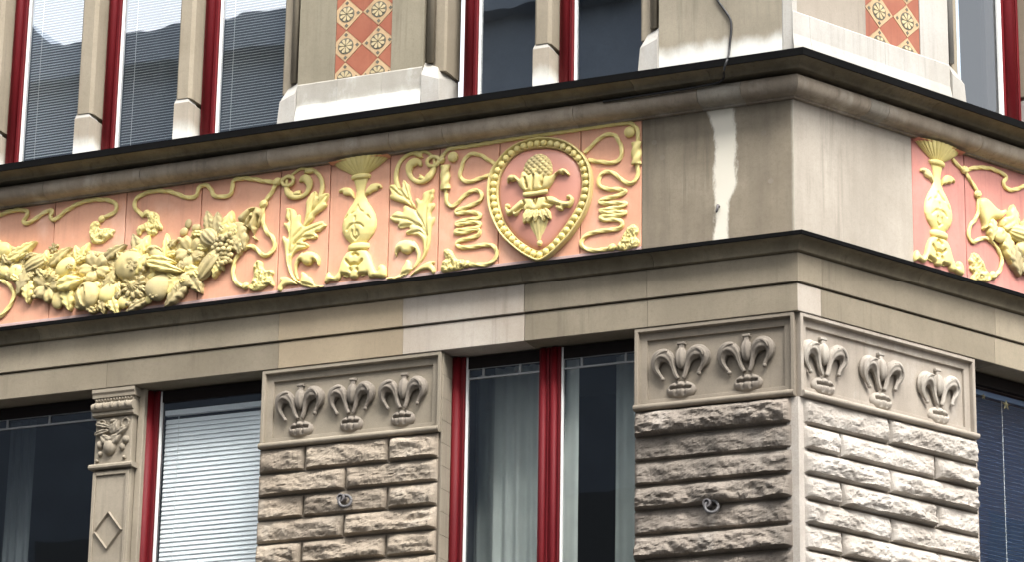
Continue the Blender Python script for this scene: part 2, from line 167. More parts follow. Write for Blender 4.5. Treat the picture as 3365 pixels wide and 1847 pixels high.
             (-3.8931, 8.7316), (-3.8581, 8.6742), (-3.8073, 8.6265), (-3.7248, 8.592), (-3.6516, 8.5836), (-3.5992, 8.5851)],
 's1_cap': [(-3.8273, 8.8153), (-3.8069, 8.8548), (-3.7523, 8.8735), (-3.7034, 8.8691), (-3.6618, 8.8451), (-3.6374, 8.8003), (-3.6462, 8.7557), (-3.6586, 8.761), (-3.666, 8.7847), (-3.6925, 8.8008),
            (-3.7038, 8.7777), (-3.7317, 8.7658), (-3.7688, 8.7778), (-3.7903, 8.8071)],
 's1_curl': [(-3.9421, 9.4612), (-3.942, 9.399), (-3.9193, 9.3496), (-3.8768, 9.317), (-3.8273, 9.3107), (-3.7788, 9.3276), (-3.7517, 9.3666), (-3.751, 9.413), (-3.7752, 9.4433), (-3.8123, 9.4481),
             (-3.8304, 9.4272)],
 's1_low': [(-3.8171, 8.6656), (-3.8374, 8.725), (-3.8367, 8.7859), (-3.8116, 8.8287), (-3.776, 8.8549)],
 's1_spur': [(-3.8945, 9.3464), (-3.8539, 9.3605), (-3.8171, 9.3635), (-3.8272, 9.3493), (-3.8098, 9.3262), (-3.8441, 9.3205), (-3.8769, 9.3209)],
 's1_stem': [(-3.6659, 9.263), (-3.6475, 9.3146), (-3.642, 9.3833), (-3.6605, 9.4399), (-3.6949, 9.4831), (-3.7369, 9.5104), (-3.7864, 9.5169)],
 's1_tail': [(-3.8113, 8.6247), (-3.858, 8.6704), (-3.9081, 8.699), (-3.9613, 8.7014), (-3.9646, 8.6828), (-3.9514, 8.6622), (-3.9785, 8.6273), (-3.9813, 8.5972), (-3.9562, 8.5829), (-3.9406, 8.6001),
             (-3.9375, 8.6226), (-3.9053, 8.634), (-3.8481, 8.629)],
 's1_thin': [(-3.7701, 9.5202), (-3.8281, 9.5318), (-3.8685, 9.5138), (-3.9086, 9.4879)],
 's1_tip': [(-3.7993, 9.5318), (-3.7377, 9.5314), (-3.6956, 9.5026), (-3.6866, 9.482), (-3.7197, 9.4903), (-3.744, 9.4818), (-3.7769, 9.4846), (-3.8019, 9.4933), (-3.7901, 9.5073)],
 's1_up': [(-3.8003, 9.0531), (-3.7746, 9.1228), (-3.7654, 9.1986), (-3.7698, 9.2685), (-3.7295, 9.3251), (-3.6974, 9.3403), (-3.6803, 9.3188), (-3.6791, 9.2893), (-3.6551, 9.3001), (-3.6147, 9.3104),
           (-3.5844, 9.3065), (-3.5928, 9.269), (-3.6119, 9.2369), (-3.5932, 9.2153), (-3.6342, 9.182), (-3.6982, 9.1517), (-3.7052, 9.1218), (-3.7527, 9.0855)],
 's1_upvein': [[(-3.7847, 9.0703), (-3.7392, 9.1568), (-3.6848, 9.2269), (-3.6542, 9.2769)], [(-3.7237, 9.178), (-3.7107, 9.261), (-3.7008, 9.3214)],
               [(-3.7079, 9.1913), (-3.6527, 9.2382), (-3.6017, 9.2894)]],
 's1_vein': [[(-3.66, 8.5906), (-3.7748, 8.6266), (-3.8509, 8.6962), (-3.8961, 8.8006), (-3.9006, 8.9081), (-3.8634, 8.9956), (-3.8005, 9.0569)],
             [(-3.8993, 8.8774), (-3.8956, 8.9842), (-3.8929, 9.1145), (-3.9051, 9.2085)], [(-3.8873, 8.8836), (-3.8457, 8.9628), (-3.7586, 9.0287), (-3.6298, 9.0664)],
             [(-3.8788, 8.8749), (-3.8283, 8.9377), (-3.7624, 8.922)], [(-3.8611, 8.9417), (-3.7977, 8.9875), (-3.6999, 8.9871)]],
 's2_body': [(-3.0943, 8.5986), (-3.0387, 8.5959), (-2.9838, 8.6119), (-2.9695, 8.6627), (-2.9503, 8.683), (-2.9393, 8.7117), (-2.9196, 8.7131), (-2.9029, 8.6811), (-2.902, 8.651), (-2.8901, 8.6459),
             (-2.8515, 8.675), (-2.8173, 8.7196), (-2.8029, 8.7704), (-2.8043, 8.8232), (-2.8211, 8.8628), (-2.8535, 8.8932), (-2.8974, 8.9061), (-2.937, 8.9087), (-2.9532, 8.9205), (-2.9379, 8.9375),
             (-2.9142, 8.9422), (-2.9212, 8.9657), (-2.9546, 8.966), (-2.9941, 8.9611), (-3.02, 8.9779), (-2.9994, 9.0057), (-3.0433, 9.0111), (-3.0844, 9.0504), (-3.065, 9.0708), (-3.03, 9.0968),
             (-2.9939, 9.0884), (-2.9737, 9.0783), (-2.975, 9.124), (-2.9554, 9.1329), (-2.919, 9.1093), (-2.8706, 9.0805), (-2.8595, 9.1094), (-2.8764, 9.1495), (-2.8771, 9.1723), (-2.8573, 9.1759),
             (-2.8449, 9.1568), (-2.8211, 9.1538), (-2.8186, 9.2104), (-2.7873, 9.2216), (-2.7637, 9.2261), (-2.7322, 9.2334), (-2.7299, 9.2066), (-2.7389, 9.185), (-2.7306, 9.1687), (-2.7458, 9.148),
             (-2.7609, 9.1196), (-2.7215, 9.1221), (-2.7247, 9.0923), (-2.7514, 9.0578), (-2.7541, 9.0129), (-2.7188, 9.016), (-2.7219, 8.9862), (-2.7407, 8.9509), (-2.7512, 8.8994),
             (-2.7532, 8.8245), (-2.7711, 8.7591), (-2.805, 8.7032), (-2.8589, 8.6572), (-2.9283, 8.6054), (-2.9987, 8.5799), (-3.0939, 8.5858)],
 's2_cap': [(-2.8466, 8.7832), (-2.8716, 8.8314), (-2.9039, 8.8579), (-2.9557, 8.868), (-2.999, 8.8582), (-3.0297, 8.8242), (-3.034, 8.7794), (-3.0194, 8.7438), (-3.0126, 8.7806), (-2.9853, 8.7962),
            (-2.9727, 8.7721), (-2.9406, 8.7569), (-2.9052, 8.7617), (-2.8823, 8.7913)],
 's2_curl': [(-2.7398, 9.4668), (-2.7328, 9.4124), (-2.7474, 9.3609), (-2.7819, 9.3198), (-2.829, 9.2993), (-2.8769, 9.3093), (-2.9177, 9.3452), (-2.935, 9.3933), (-2.9243, 9.4378), (-2.8889, 9.4561),
             (-2.8529, 9.4475), (-2.8441, 9.4195)],
 's2_low': [(-2.8783, 8.6482), (-2.8482, 8.7009), (-2.8442, 8.7529), (-2.8669, 8.8045), (-2.8954, 8.8343)],
 's2_spur': [(-2.7897, 9.3132), (-2.8222, 9.3441), (-2.8545, 9.3636), (-2.8476, 9.3436), (-2.8614, 9.3225), (-2.8291, 9.3046), (-2.7973, 9.3027)],
 's2_stem': [(-3.0148, 9.2586), (-3.0325, 9.3143), (-3.0395, 9.3611), (-3.0355, 9.4142), (-3.0132, 9.4727), (-2.9704, 9.513), (-2.9149, 9.5286), (-2.8586, 9.5133)],
 's2_tail': [(-2.9159, 8.5853), (-2.8581, 8.6309), (-2.8118, 8.6628), (-2.7651, 8.6797), (-2.714, 8.6774), (-2.7136, 8.6624), (-2.7331, 8.6572), (-2.7088, 8.6245), (-2.7064, 8.5943),
             (-2.7272, 8.5819), (-2.7396, 8.6057), (-2.7636, 8.6235), (-2.8108, 8.6253), (-2.8653, 8.604)],
 's2_thin': [(-2.8591, 9.5287), (-2.8193, 9.531), (-2.7871, 9.5152), (-2.7545, 9.484)],
 's2_tip': [(-2.8312, 9.5288), (-2.8834, 9.5458), (-2.9311, 9.5384), (-2.9546, 9.5224), (-2.9146, 9.5193), (-2.8822, 9.5012), (-2.8498, 9.483), (-2.8244, 9.4842), (-2.8385, 9.503)],
 's2_up': [(-2.8543, 9.0632), (-2.8953, 9.1139), (-2.9517, 9.1439), (-2.9839, 9.1556), (-3.0404, 9.178), (-3.0809, 9.1984), (-3.0856, 9.2219), (-3.07, 9.2352), (-3.0934, 9.2917), (-3.0802, 9.3068),
           (-3.0361, 9.3033), (-3.0117, 9.2887), (-2.999, 9.2642), (-2.9835, 9.2774), (-2.9884, 9.3086), (-2.9748, 9.3359), (-2.9524, 9.3039), (-2.9279, 9.2855), (-2.9262, 9.2243), (-2.9127, 9.1693),
           (-2.8796, 9.1195)],
 's2_upvein': [[(-2.8708, 9.0881), (-2.9366, 9.1724), (-3.0028, 9.257), (-3.0278, 9.2908)], [(-2.9448, 9.181), (-3.0097, 9.2198), (-3.0755, 9.2817)],
               [(-2.9287, 9.1713), (-2.9506, 9.2427), (-2.9684, 9.306)]],
 's2_vein': [[(-3.0385, 8.5883), (-2.9052, 8.6252), (-2.8206, 8.6976), (-2.7835, 8.7831), (-2.7782, 8.8802), (-2.8125, 8.9824), (-2.8704, 9.0729)],
             [(-2.7743, 8.8797), (-2.7888, 8.9794), (-2.784, 9.0998), (-2.7549, 9.1946)], [(-2.7824, 8.8882), (-2.8357, 8.9626), (-2.9323, 9.02), (-3.0606, 9.055)],
             [(-2.7859, 8.8736), (-2.8344, 8.9172), (-2.9214, 8.9166)], [(-2.8196, 8.9531), (-2.8915, 8.9771), (-2.9946, 8.9763)]],
 'tassels': [[(-5.5929, 9.3394), (-5.5503, 9.338), (-5.5271, 9.3079), (-5.5469, 9.2871), (-5.52, 9.2644), (-5.4697, 9.2737), (-5.3875, 9.2442), (-5.4155, 9.2206), (-5.4058, 9.2), (-5.4472, 9.1858),
              (-5.4876, 9.156), (-5.5466, 9.1515), (-5.5987, 9.1695), (-5.6099, 9.2096), (-5.6173, 9.257), (-5.6166, 9.3113)],
             [(-4.2214, 8.6492), (-4.1964, 8.6879), (-4.1811, 8.7443), (-4.1928, 8.804), (-4.1767, 8.8438), (-4.1459, 8.8568), (-4.1136, 8.8363), (-4.1166, 8.8033), (-4.0926, 8.7672),
              (-4.0302, 8.7682), (-4.0156, 8.7416), (-4.0369, 8.7191), (-4.0112, 8.6416), (-4.0241, 8.6306), (-4.0519, 8.6545), (-4.078, 8.641), (-4.1216, 8.617), (-4.1751, 8.6148),
              (-4.2162, 8.632)],
             [(-5.1184, 9.3654), (-5.0522, 9.3485), (-5.018, 9.3185), (-5.0103, 9.2662), (-4.9799, 9.2197), (-4.9875, 9.1908), (-5.0209, 9.2077), (-5.0235, 9.1739), (-5.0596, 9.1571),
              (-5.1069, 9.1714), (-5.1232, 9.2118), (-5.1555, 9.2073), (-5.1675, 9.1746), (-5.1959, 9.1823), (-5.2077, 9.2223), (-5.1863, 9.2539), (-5.1404, 9.2653), (-5.1044, 9.2865),
              (-5.1304, 9.3326)],
             [(-2.4745, 8.6636), (-2.5354, 8.666), (-2.5617, 8.7032), (-2.5778, 8.7392), (-2.6141, 8.7631), (-2.6444, 8.7521), (-2.6383, 8.7124), (-2.6223, 8.6812), (-2.6525, 8.6653),
              (-2.6664, 8.6086), (-2.6453, 8.5818), (-2.5743, 8.588), (-2.5235, 8.5869), (-2.4731, 8.6004)],
             [(-1.3315, 8.6034), (-1.2928, 8.6368), (-1.2639, 8.6904), (-1.2253, 8.7524), (-1.1817, 8.7709), (-1.1477, 8.7428), (-1.1427, 8.7041), (-1.1668, 8.6785), (-1.1328, 8.6363),
              (-1.1472, 8.6001), (-1.1955, 8.5917), (-1.2633, 8.5809)]],
 'v_base': [(-3.4032, 8.8339), (-3.2697, 8.8327), (-3.2329, 8.7838), (-3.2111, 8.7148), (-3.1779, 8.6519), (-3.1547, 8.6566), (-3.1632, 8.6797), (-3.1445, 8.7032), (-3.1171, 8.6963),
            (-3.0967, 8.6644), (-3.0948, 8.6055), (-3.1295, 8.5985), (-3.1923, 8.6169), (-3.2154, 8.6085), (-3.2393, 8.6223), (-3.2442, 8.6524), (-3.2633, 8.6399), (-3.2943, 8.6324),
            (-3.3182, 8.6463), (-3.3215, 8.6283), (-3.3563, 8.6176), (-3.3881, 8.6287), (-3.3848, 8.6467), (-3.4197, 8.636), (-3.4477, 8.6504), (-3.4586, 8.6701), (-3.4668, 8.6341), (-3.4974, 8.6118),
            (-3.5453, 8.6285), (-3.5877, 8.6038), (-3.5944, 8.6342), (-3.5826, 8.6773), (-3.5597, 8.6968), (-3.5467, 8.6656), (-3.5308, 8.6638), (-3.5145, 8.6471), (-3.4842, 8.6805),
            (-3.4632, 8.7521), (-3.4337, 8.8079)],
 'v_body': [(0.0585, 9.3856), (0.0538, 9.3668), (0.0434, 9.3405), (0.0339, 9.2955), (0.0411, 9.2506), (0.0599, 9.2057), (0.0931, 9.1609), (0.126, 9.1013), (0.1393, 9.0417), (0.1377, 8.997),
            (0.1195, 8.9524), (0.088, 8.9153), (0.0565, 8.8894)],
 'v_bowl': [(0.2337, 9.5399), (0.2258, 9.5361), (0.1837, 9.4984), (0.1385, 9.4682), (0.0886, 9.4382), (0.0673, 9.4268)],
 'v_groove': [[(-3.3856, 9.1185), (-3.3585, 9.1338), (-3.3396, 9.18), (-3.3194, 9.1401), (-3.2912, 9.1216)],
              [(-3.4168, 8.9955), (-3.3902, 9.0258), (-3.3473, 9.0353), (-3.3076, 9.0267), (-3.2816, 9.0011)], [(-3.3506, 9.088), (-3.3495, 9.0542)],
              [(-3.369, 8.9821), (-3.3718, 8.949), (-3.3472, 8.92), (-3.322, 8.9414), (-3.3295, 8.9773)], [(-3.436, 9.0912), (-3.4209, 9.1117)], [(-3.2548, 9.0909), (-3.2383, 9.0665)],
              [(-3.3499, 9.0208), (-3.3476, 8.9535)]],
 'v_ring1': [(0.0633, 9.4231), (0.079, 9.4141), (0.0823, 9.4044), (0.0791, 9.3931), (0.0632, 9.3841)],
 'v_ring2': [(0.0628, 8.8894), (0.0849, 8.8783), (0.0887, 8.862), (0.0848, 8.8449), (0.0628, 8.8338)],
 'v_wing_l': [(-3.3741, 9.2406), (-3.3943, 9.2529), (-3.4106, 9.2693), (-3.4344, 9.2693), (-3.4664, 9.2787), (-3.4713, 9.3042), (-3.5068, 9.299), (-3.4998, 9.3244), (-3.4606, 9.3382),
              (-3.4127, 9.3282), (-3.3838, 9.2944)],
 'v_wing_r': [(-3.2835, 9.244), (-3.2723, 9.2612), (-3.2524, 9.2564), (-3.2294, 9.2745), (-3.1903, 9.2784), (-3.1832, 9.3022), (-3.1514, 9.2906), (-3.1602, 9.3217), (-3.1921, 9.3371),
              (-3.2393, 9.3357), (-3.2699, 9.3097), (-3.2848, 9.2816)],
 'vase_x': -3.3295}
# ---------------------------------------------------------------- materials
def new_mat(name):
    m = bpy.data.materials.new(name); m.use_nodes = True; t = m.node_tree; t.nodes.clear()
    o = t.nodes.new('ShaderNodeOutputMaterial'); b = t.nodes.new('ShaderNodeBsdfPrincipled')
    t.links.new(b.outputs[0], o.inputs[0]); return m, t, b
def N(t, kind, **kw):
    n = t.nodes.new(kind)
    for k, v in kw.items(): setattr(n, k, v)
    return n
def noise_tex(t, vec, scale, detail=5, rough=.55, stretch=None):
    if stretch:
        mp = N(t, 'ShaderNodeMapping'); mp.inputs['Scale'].default_value = stretch; t.links.new(vec, mp.inputs['Vector']); vec = mp.outputs[0]
    n = N(t, 'ShaderNodeTexNoise'); n.inputs['Scale'].default_value = scale; n.inputs['Detail'].default_value = detail; n.inputs['Roughness'].default_value = rough
    t.links.new(vec, n.inputs['Vector']); return n.outputs['Fac']
def ramp(t, fac, lo, hi, a=(0, 0, 0, 1), b=(1, 1, 1, 1)):
    r = N(t, 'ShaderNodeValToRGB'); e = r.color_ramp.elements; e[0].position = lo; e[1].position = hi; e[0].color = a; e[1].color = b
    t.links.new(fac, r.inputs[0]); return r.outputs[0]
def mix(t, fac, a, b, blend='MIX'):
    m = N(t, 'ShaderNodeMix', data_type='RGBA', blend_type=blend)
    for s, v in ((m.inputs[0], fac), (m.inputs[6], a), (m.inputs[7], b)):
        if isinstance(v, (int, float)): s.default_value = v
        elif isinstance(v, tuple): s.default_value = (*v, 1) if len(v) == 3 else v
        else: t.links.new(v, s)
    return m.outputs[2]
def math_(t, op, a, b=None):
    m = N(t, 'ShaderNodeMath', operation=op)
    for i, v in enumerate((a, b)):
        if v is None: continue
        if isinstance(v, (int, float)): m.inputs[i].default_value = v
        else: t.links.new(v, m.inputs[i])
    return m.outputs[0]
def weathered(name, c1, c2, soot=None, soot_amt=.5, rand=.18, rough=.85, grain=.25, bump=.25, gscale=140, blotch=2.3, streak=.5, spec=.25, pale=None, pale_amt=0, drip=0):
    """stone or paint: two tones in blotches, soot runs, grain, a shade of its own for each piece"""
    m, t, b = new_mat(name)
    g = N(t, 'ShaderNodeNewGeometry').outputs['Position']
    oi = N(t, 'ShaderNodeObjectInfo').outputs['Random']
    col = mix(t, ramp(t, noise_tex(t, g, blotch, 7), .36, .64), c1, c2)
    if soot:
        st = ramp(t, noise_tex(t, g, 6, 5, .6, (1.6, 1.6, .16)), .44, .70)
        bl = ramp(t, noise_tex(t, g, 1.4, 6), .42, .62)
        f = math_(t, 'MULTIPLY', mix(t, streak, bl, st), soot_amt)
        col = mix(t, f, col, soot)
    if drip:
        dk = ramp(t, noise_tex(t, g, 20, 5, .65, (1, 1, .045)), .52, .74); zone = ramp(t, noise_tex(t, g, 1.1, 3), .42, .60)
        col = mix(t, math_(t, 'MULTIPLY', math_(t, 'MULTIPLY', dk, zone), drip), col, tuple(v * .42 for v in c2))
        mt_ = ramp(t, noise_tex(t, g, 34, 6, .75), .48, .72); col = mix(t, math_(t, 'MULTIPLY', mt_, drip * .55), col, tuple(v * .62 for v in c2))
    if pale:
        pm = ramp(t, noise_tex(t, g, 3.1, 8, .65, (1, 1, .5)), .55, .72)
        col = mix(t, math_(t, 'MULTIPLY', pm, pale_amt), col, pale)
    fine = noise_tex(t, g, gscale, 3, .7)
    col = mix(t, grain, col, ramp(t, fine, .25, .75, (.35, .35, .35, 1), (1.0, 1.0, 1.0, 1)), 'MULTIPLY')
    mul = math_(t, 'ADD', math_(t, 'MULTIPLY', oi, 2 * rand), 1 - rand)
    vm = N(t, 'ShaderNodeVectorMath', operation='SCALE'); t.links.new(col, vm.inputs[0]); t.links.new(mul, vm.inputs['Scale'])
    t.links.new(vm.outputs[0], b.inputs['Base Color'])
    b.inputs['Roughness'].default_value = rough; b.inputs['Specular IOR Level'].default_value = spec
    bp = N(t, 'ShaderNodeBump'); bp.inputs['Strength'].default_value = bump; bp.inputs['Distance'].default_value = .004
    t.links.new(mix(t, .5, noise_tex(t, g, gscale * .35, 6, .7), fine), bp.inputs['Height']); t.links.new(bp.outputs[0], b.inputs['Normal'])
    m['vm'] = vm.name
    return m
M = {}
M['stone'] = weathered('stone_lintel', (.282, .241, .176), (.233, .198, .142), (.156, .133, .097), .35, drip=0.55)
M['stone_light'] = weathered('stone_replaced', (.452, .405, .344), (.392, .339, .278), (.304, .261, .209), .25, rand=.06, drip=0.4)
M['stone_warm'] = weathered('stone_warm', (.356, .288, .195), (.308, .248, .168), (.227, .184, .130), .25, rand=.05, drip=0.45)
M['rock'] = weathered('stone_rockface', (.384, .324, .250), (.308, .254, .192), (.133, .110, .088), .45, rand=.14, grain=.4, bump=.6, gscale=90, pale=(.501, .450, .375), pale_amt=.45, drip=0.5)
M['rock_dark'] = weathered('stone_rockface_sooty', (.291, .251, .209), (.227, .194, .159), (.081, .072, .062), .85, rand=.14, grain=.4, bump=.6, gscale=90, pale=(.485, .445, .394), pale_amt=.5, drip=0.6)
M['rock_pale'] = weathered('stone_rockface_washed', (.486, .447, .397), (.408, .367, .318), (.235, .208, .174), .35, rand=.10, grain=.35, bump=.6, gscale=90, pale=(.588, .567, .529), pale_amt=.5, drip=0.4)
M['carved'] = weathered('stone_carved', (.330, .286, .220), (.275, .238, .180), (.157, .135, .105), .35, rand=.05, bump=.3, drip=0.45)
M['carved_dark'] = weathered('stone_carved_sooty', (.281, .242, .188), (.239, .204, .157), (.124, .106, .086), .4, rand=.05, drip=0.5)
M['carved_pale'] = weathered('stone_carved_washed', (.386, .341, .285), (.326, .285, .234), (.193, .163, .133), .45, rand=.05, pale=(.519, .489, .445), pale_amt=.5, drip=0.45)
M['plume'] = weathered('stone_plume_sooty', (.28, .245, .20), (.225, .195, .16), (.11, .095, .08), .5, rand=.12, bump=.4, drip=.5)
M['plume_pale'] = weathered('stone_plume_washed', (.44, .40, .34), (.36, .32, .27), (.19, .165, .14), .5, rand=.10, bump=.4, drip=.5, pale=(.6, .57, .52), pale_amt=.5)
M['cornice'] = weathered('stone_cornice_sooty', (.269, .230, .157), (.190, .162, .109), (.090, .078, .056), .6, rand=.16, streak=.6, drip=0.7)
M['torus'] = weathered('stone_torus_sooty', (.475, .405, .314), (.365, .305, .232), (.143, .117, .091), .55, rand=.14, pale=(1.013, .951, .850), pale_amt=.25, drip=0.7)
M['block_r'] = weathered('stone_corner_right', (.420, .378, .317), (.357, .317, .262), (.223, .198, .160), .45, rand=.02, blotch=1.6, drip=0.5)
M['upper'] = weathered('stone_upper', (.257, .229, .167), (.219, .194, .140), (.155, .136, .099), .4, rand=.08, drip=0.55)
M['upper_r'] = weathered('stone_upper_right', (.318, .279, .230), (.283, .247, .199), (.227, .193, .158), .3, rand=.03, drip=0.4)
M['lime_and_skylight'] = weathered('stone_lime_and_skylight', (.427, .413, .382), (.385, .368, .330), (.275, .251, .213), .5, rand=.05, pale=(.482, .475, .454), pale_amt=.5, drip=0.4)  # lime-pale stone; skylit white of stops and plinths also put into the colour
M['mullion'] = weathered('stone_mullion', (.310, .268, .202), (.260, .222, .162), (.175, .149, .107), .4, rand=.06, drip=0.5)
M['terracotta'] = weathered('terracotta_left', (.721, .377, .242), (.680, .340, .212), (.515, .239, .168), .40, rand=.06, rough=.55, grain=.08, bump=.12, blotch=3.2, spec=.4, pale=(.783, .488, .355), pale_amt=.7, drip=0.35)
M['terracotta_r'] = weathered('terracotta_right', (.572, .244, .194), (.508, .207, .169), (.356, .146, .131), .45, rand=.05, rough=.55, grain=.08, bump=.12, blotch=3.2, spec=.4, pale=(.648, .366, .312), pale_amt=.3, drip=0.45)
M['shield'] = weathered('terracotta_shield', (.56, .26, .19), (.50, .22, .16), (.38, .16, .12), .3, rand=.02, rough=.42, grain=.06, bump=.1, spec=.5)
M['gold'] = weathered('yellow_paint', (.850, .722, .289), (.790, .664, .251), (.514, .420, .183), .45, rand=.05, rough=.5, grain=.1, bump=.15, gscale=110, blotch=9, spec=.4, pale=(.889, .799, .444), pale_amt=.5, drip=0.25)
M['gold_dull'] = weathered('yellow_paint_sooty', (.617, .496, .206), (.511, .421, .198), (.283, .244, .183), .6, rand=.16, rough=.6, grain=.15, bump=.2, gscale=110, blotch=7, streak=.2, drip=0.5)
M['gold_medallion'] = weathered('yellow_paint_medallion', (.737, .617, .267), (.660, .551, .239), (.388, .323, .184), .35, rand=.05, rough=.5, grain=.1, bump=.15, blotch=9, drip=0.4)
M['tile_plain'] = weathered('tile_red', (.27, .088, .050), (.31, .112, .066), (.19, .06, .042), .3, rand=.10, rough=.45, grain=.08, bump=.08, blotch=6, drip=0.4)
M['tile_cream'] = weathered('tile_cream', (.47, .33, .19), (.42, .29, .16), (.32, .21, .12), .4, rand=.06, rough=.5, grain=.12, bump=.1, blotch=14, drip=0.5)
M['tile_dark'] = weathered('tile_inlay', (.13, .12, .09), (.10, .095, .075), rand=.1, grain=.1)
M['petal'] = weathered('tile_petal', (.46, .39, .24), (.42, .34, .2), rand=.06, grain=.1)
M['tile_joint'] = weathered('tile_joint', (.44, .35, .24), (.40, .31, .21), rand=.02, drip=.4)
M['torus_pale'] = weathered('stone_torus_lime_run', (.420, .383, .317), (.360, .325, .267), (.160, .136, .106), .45, rand=.05, drip=.6, pale=(.560, .524, .451), pale_amt=.6)
M['mortar'] = weathered('wall_core', (.24, .205, .16), (.20, .17, .13), rand=.02)
M['iron'] = weathered('weathered_iron', (.16, .15, .15), (.11, .10, .10), rand=.1, rough=.6, spec=.5)
M['zinc'] = weathered('dull_zinc', (.10, .097, .097), (.075, .072, .072), rand=.05, rough=.5, spec=.5)
def plain(name, col, rough=.5, metal=0, spec=.5):
    m, t, b = new_mat(name); b.inputs['Base Color'].default_value = (*col, 1); b.inputs['Roughness'].default_value = rough; b.inputs['Metallic'].default_value = metal; b.inputs['Specular IOR Level'].default_value = spec
    return m
M['flashing'] = weathered('black_lead', (.005, .005, .005), (.004, .004, .004), rand=.1, rough=.95, grain=.1, spec=.05)
M['red'] = weathered('red_paint', (.124, .004, .007), (.105, .003, .006), (.068, .002, .005), .4, rand=.06, rough=.6, grain=.08, bump=.08, streak=.8, spec=.2, drip=0.4)
M['white'] = weathered('white_paint', (.74, .74, .72), (.68, .68, .66), rand=.03, rough=.5, grain=.06, bump=.05)
M['lead'] = weathered('lead_came', (.33, .34, .34), (.28, .29, .29), rand=.05, rough=.5)
M['slat'] = plain('blind_slat_white', (.88, .89, .90), .45)
M['slat_grey'] = plain('blind_slat_grey', (.52, .54, .56), .45)
M['slat_blue'] = plain('blind_slat_blue', (.15, .22, .36), .5)
M['sash_and_head_shade'] = plain('sash_wood_and_head_shade', (.012, .009, .008), .8, 0, .2)  # wood of the inner sash; also the painted shade at window heads
M['cord'] = plain('blind_cord', (.75, .75, .74), .8)
M['room'] = plain('dark_room', (.035, .036, .038), .9)
M['cable'] = plain('black_rubber', (.012, .012, .013), .6)
M['star'] = plain('brass_foil', (.26, .225, .12), .45, .3)
def curtain_mat(name, col):
    m, t, b = new_mat(name); g = N(t, 'ShaderNodeNewGeometry').outputs['Position']
    c = mix(t, ramp(t, noise_tex(t, g, 5, 4), .3, .7), col, tuple(v * .86 for v in col)); t.links.new(c, b.inputs['Base Color']); b.inputs['Roughness'].default_value = .9
    b.inputs['Transmission Weight'].default_value = 0
    return m
M['curtain'] = curtain_mat('sheer_curtain', (.36, .385, .36))
M['curtain_pale'] = curtain_mat('sheer_curtain_pale', (.46, .485, .45))
M['curtain_blue'] = curtain_mat('bluish_curtain', (.50, .60, .74))
M['curtain_dim'] = curtain_mat('dim_curtain', (.09, .10, .105))
M['drape'] = curtain_mat('dark_drape', (.05, .052, .058))
def glass_mat(name, ior):
    m = bpy.data.materials.new(name); m.use_nodes = True; t = m.node_tree; t.nodes.clear()
    o = N(t, 'ShaderNodeOutputMaterial'); mx = N(t, 'ShaderNodeMixShader'); tr = N(t, 'ShaderNodeBsdfTransparent'); gl = N(t, 'ShaderNodeBsdfGlossy'); fr = N(t, 'ShaderNodeFresnel')
    fr.inputs['IOR'].default_value = ior; tr.inputs['Color'].default_value = (.95, .97, .97, 1); gl.inputs['Roughness'].default_value = .012; gl.inputs['Color'].default_value = (.93, .97, 1, 1)
    g = N(t, 'ShaderNodeNewGeometry').outputs['Position']
    bp = N(t, 'ShaderNodeBump'); bp.inputs['Strength'].default_value = .03; bp.inputs['Distance'].default_value = .02
    t.links.new(noise_tex(t, g, 2.2, 2), bp.inputs['Height']); t.links.new(bp.outputs[0], gl.inputs['Normal'])
    bf = N(t, 'ShaderNodeNewGeometry').outputs['Backfacing']
    t.links.new(math_(t, 'MULTIPLY', fr.outputs[0], math_(t, 'SUBTRACT', 1.0, bf)), mx.inputs[0]); t.links.new(tr.outputs[0], mx.inputs[1]); t.links.new(gl.outputs[0], mx.inputs[2]); t.links.new(mx.outputs[0], o.inputs[0])
    return m
M['glass'] = glass_mat('coated_window_glass', 4.6); M['glass_clear'] = glass_mat('clear_window_glass', 2.0)
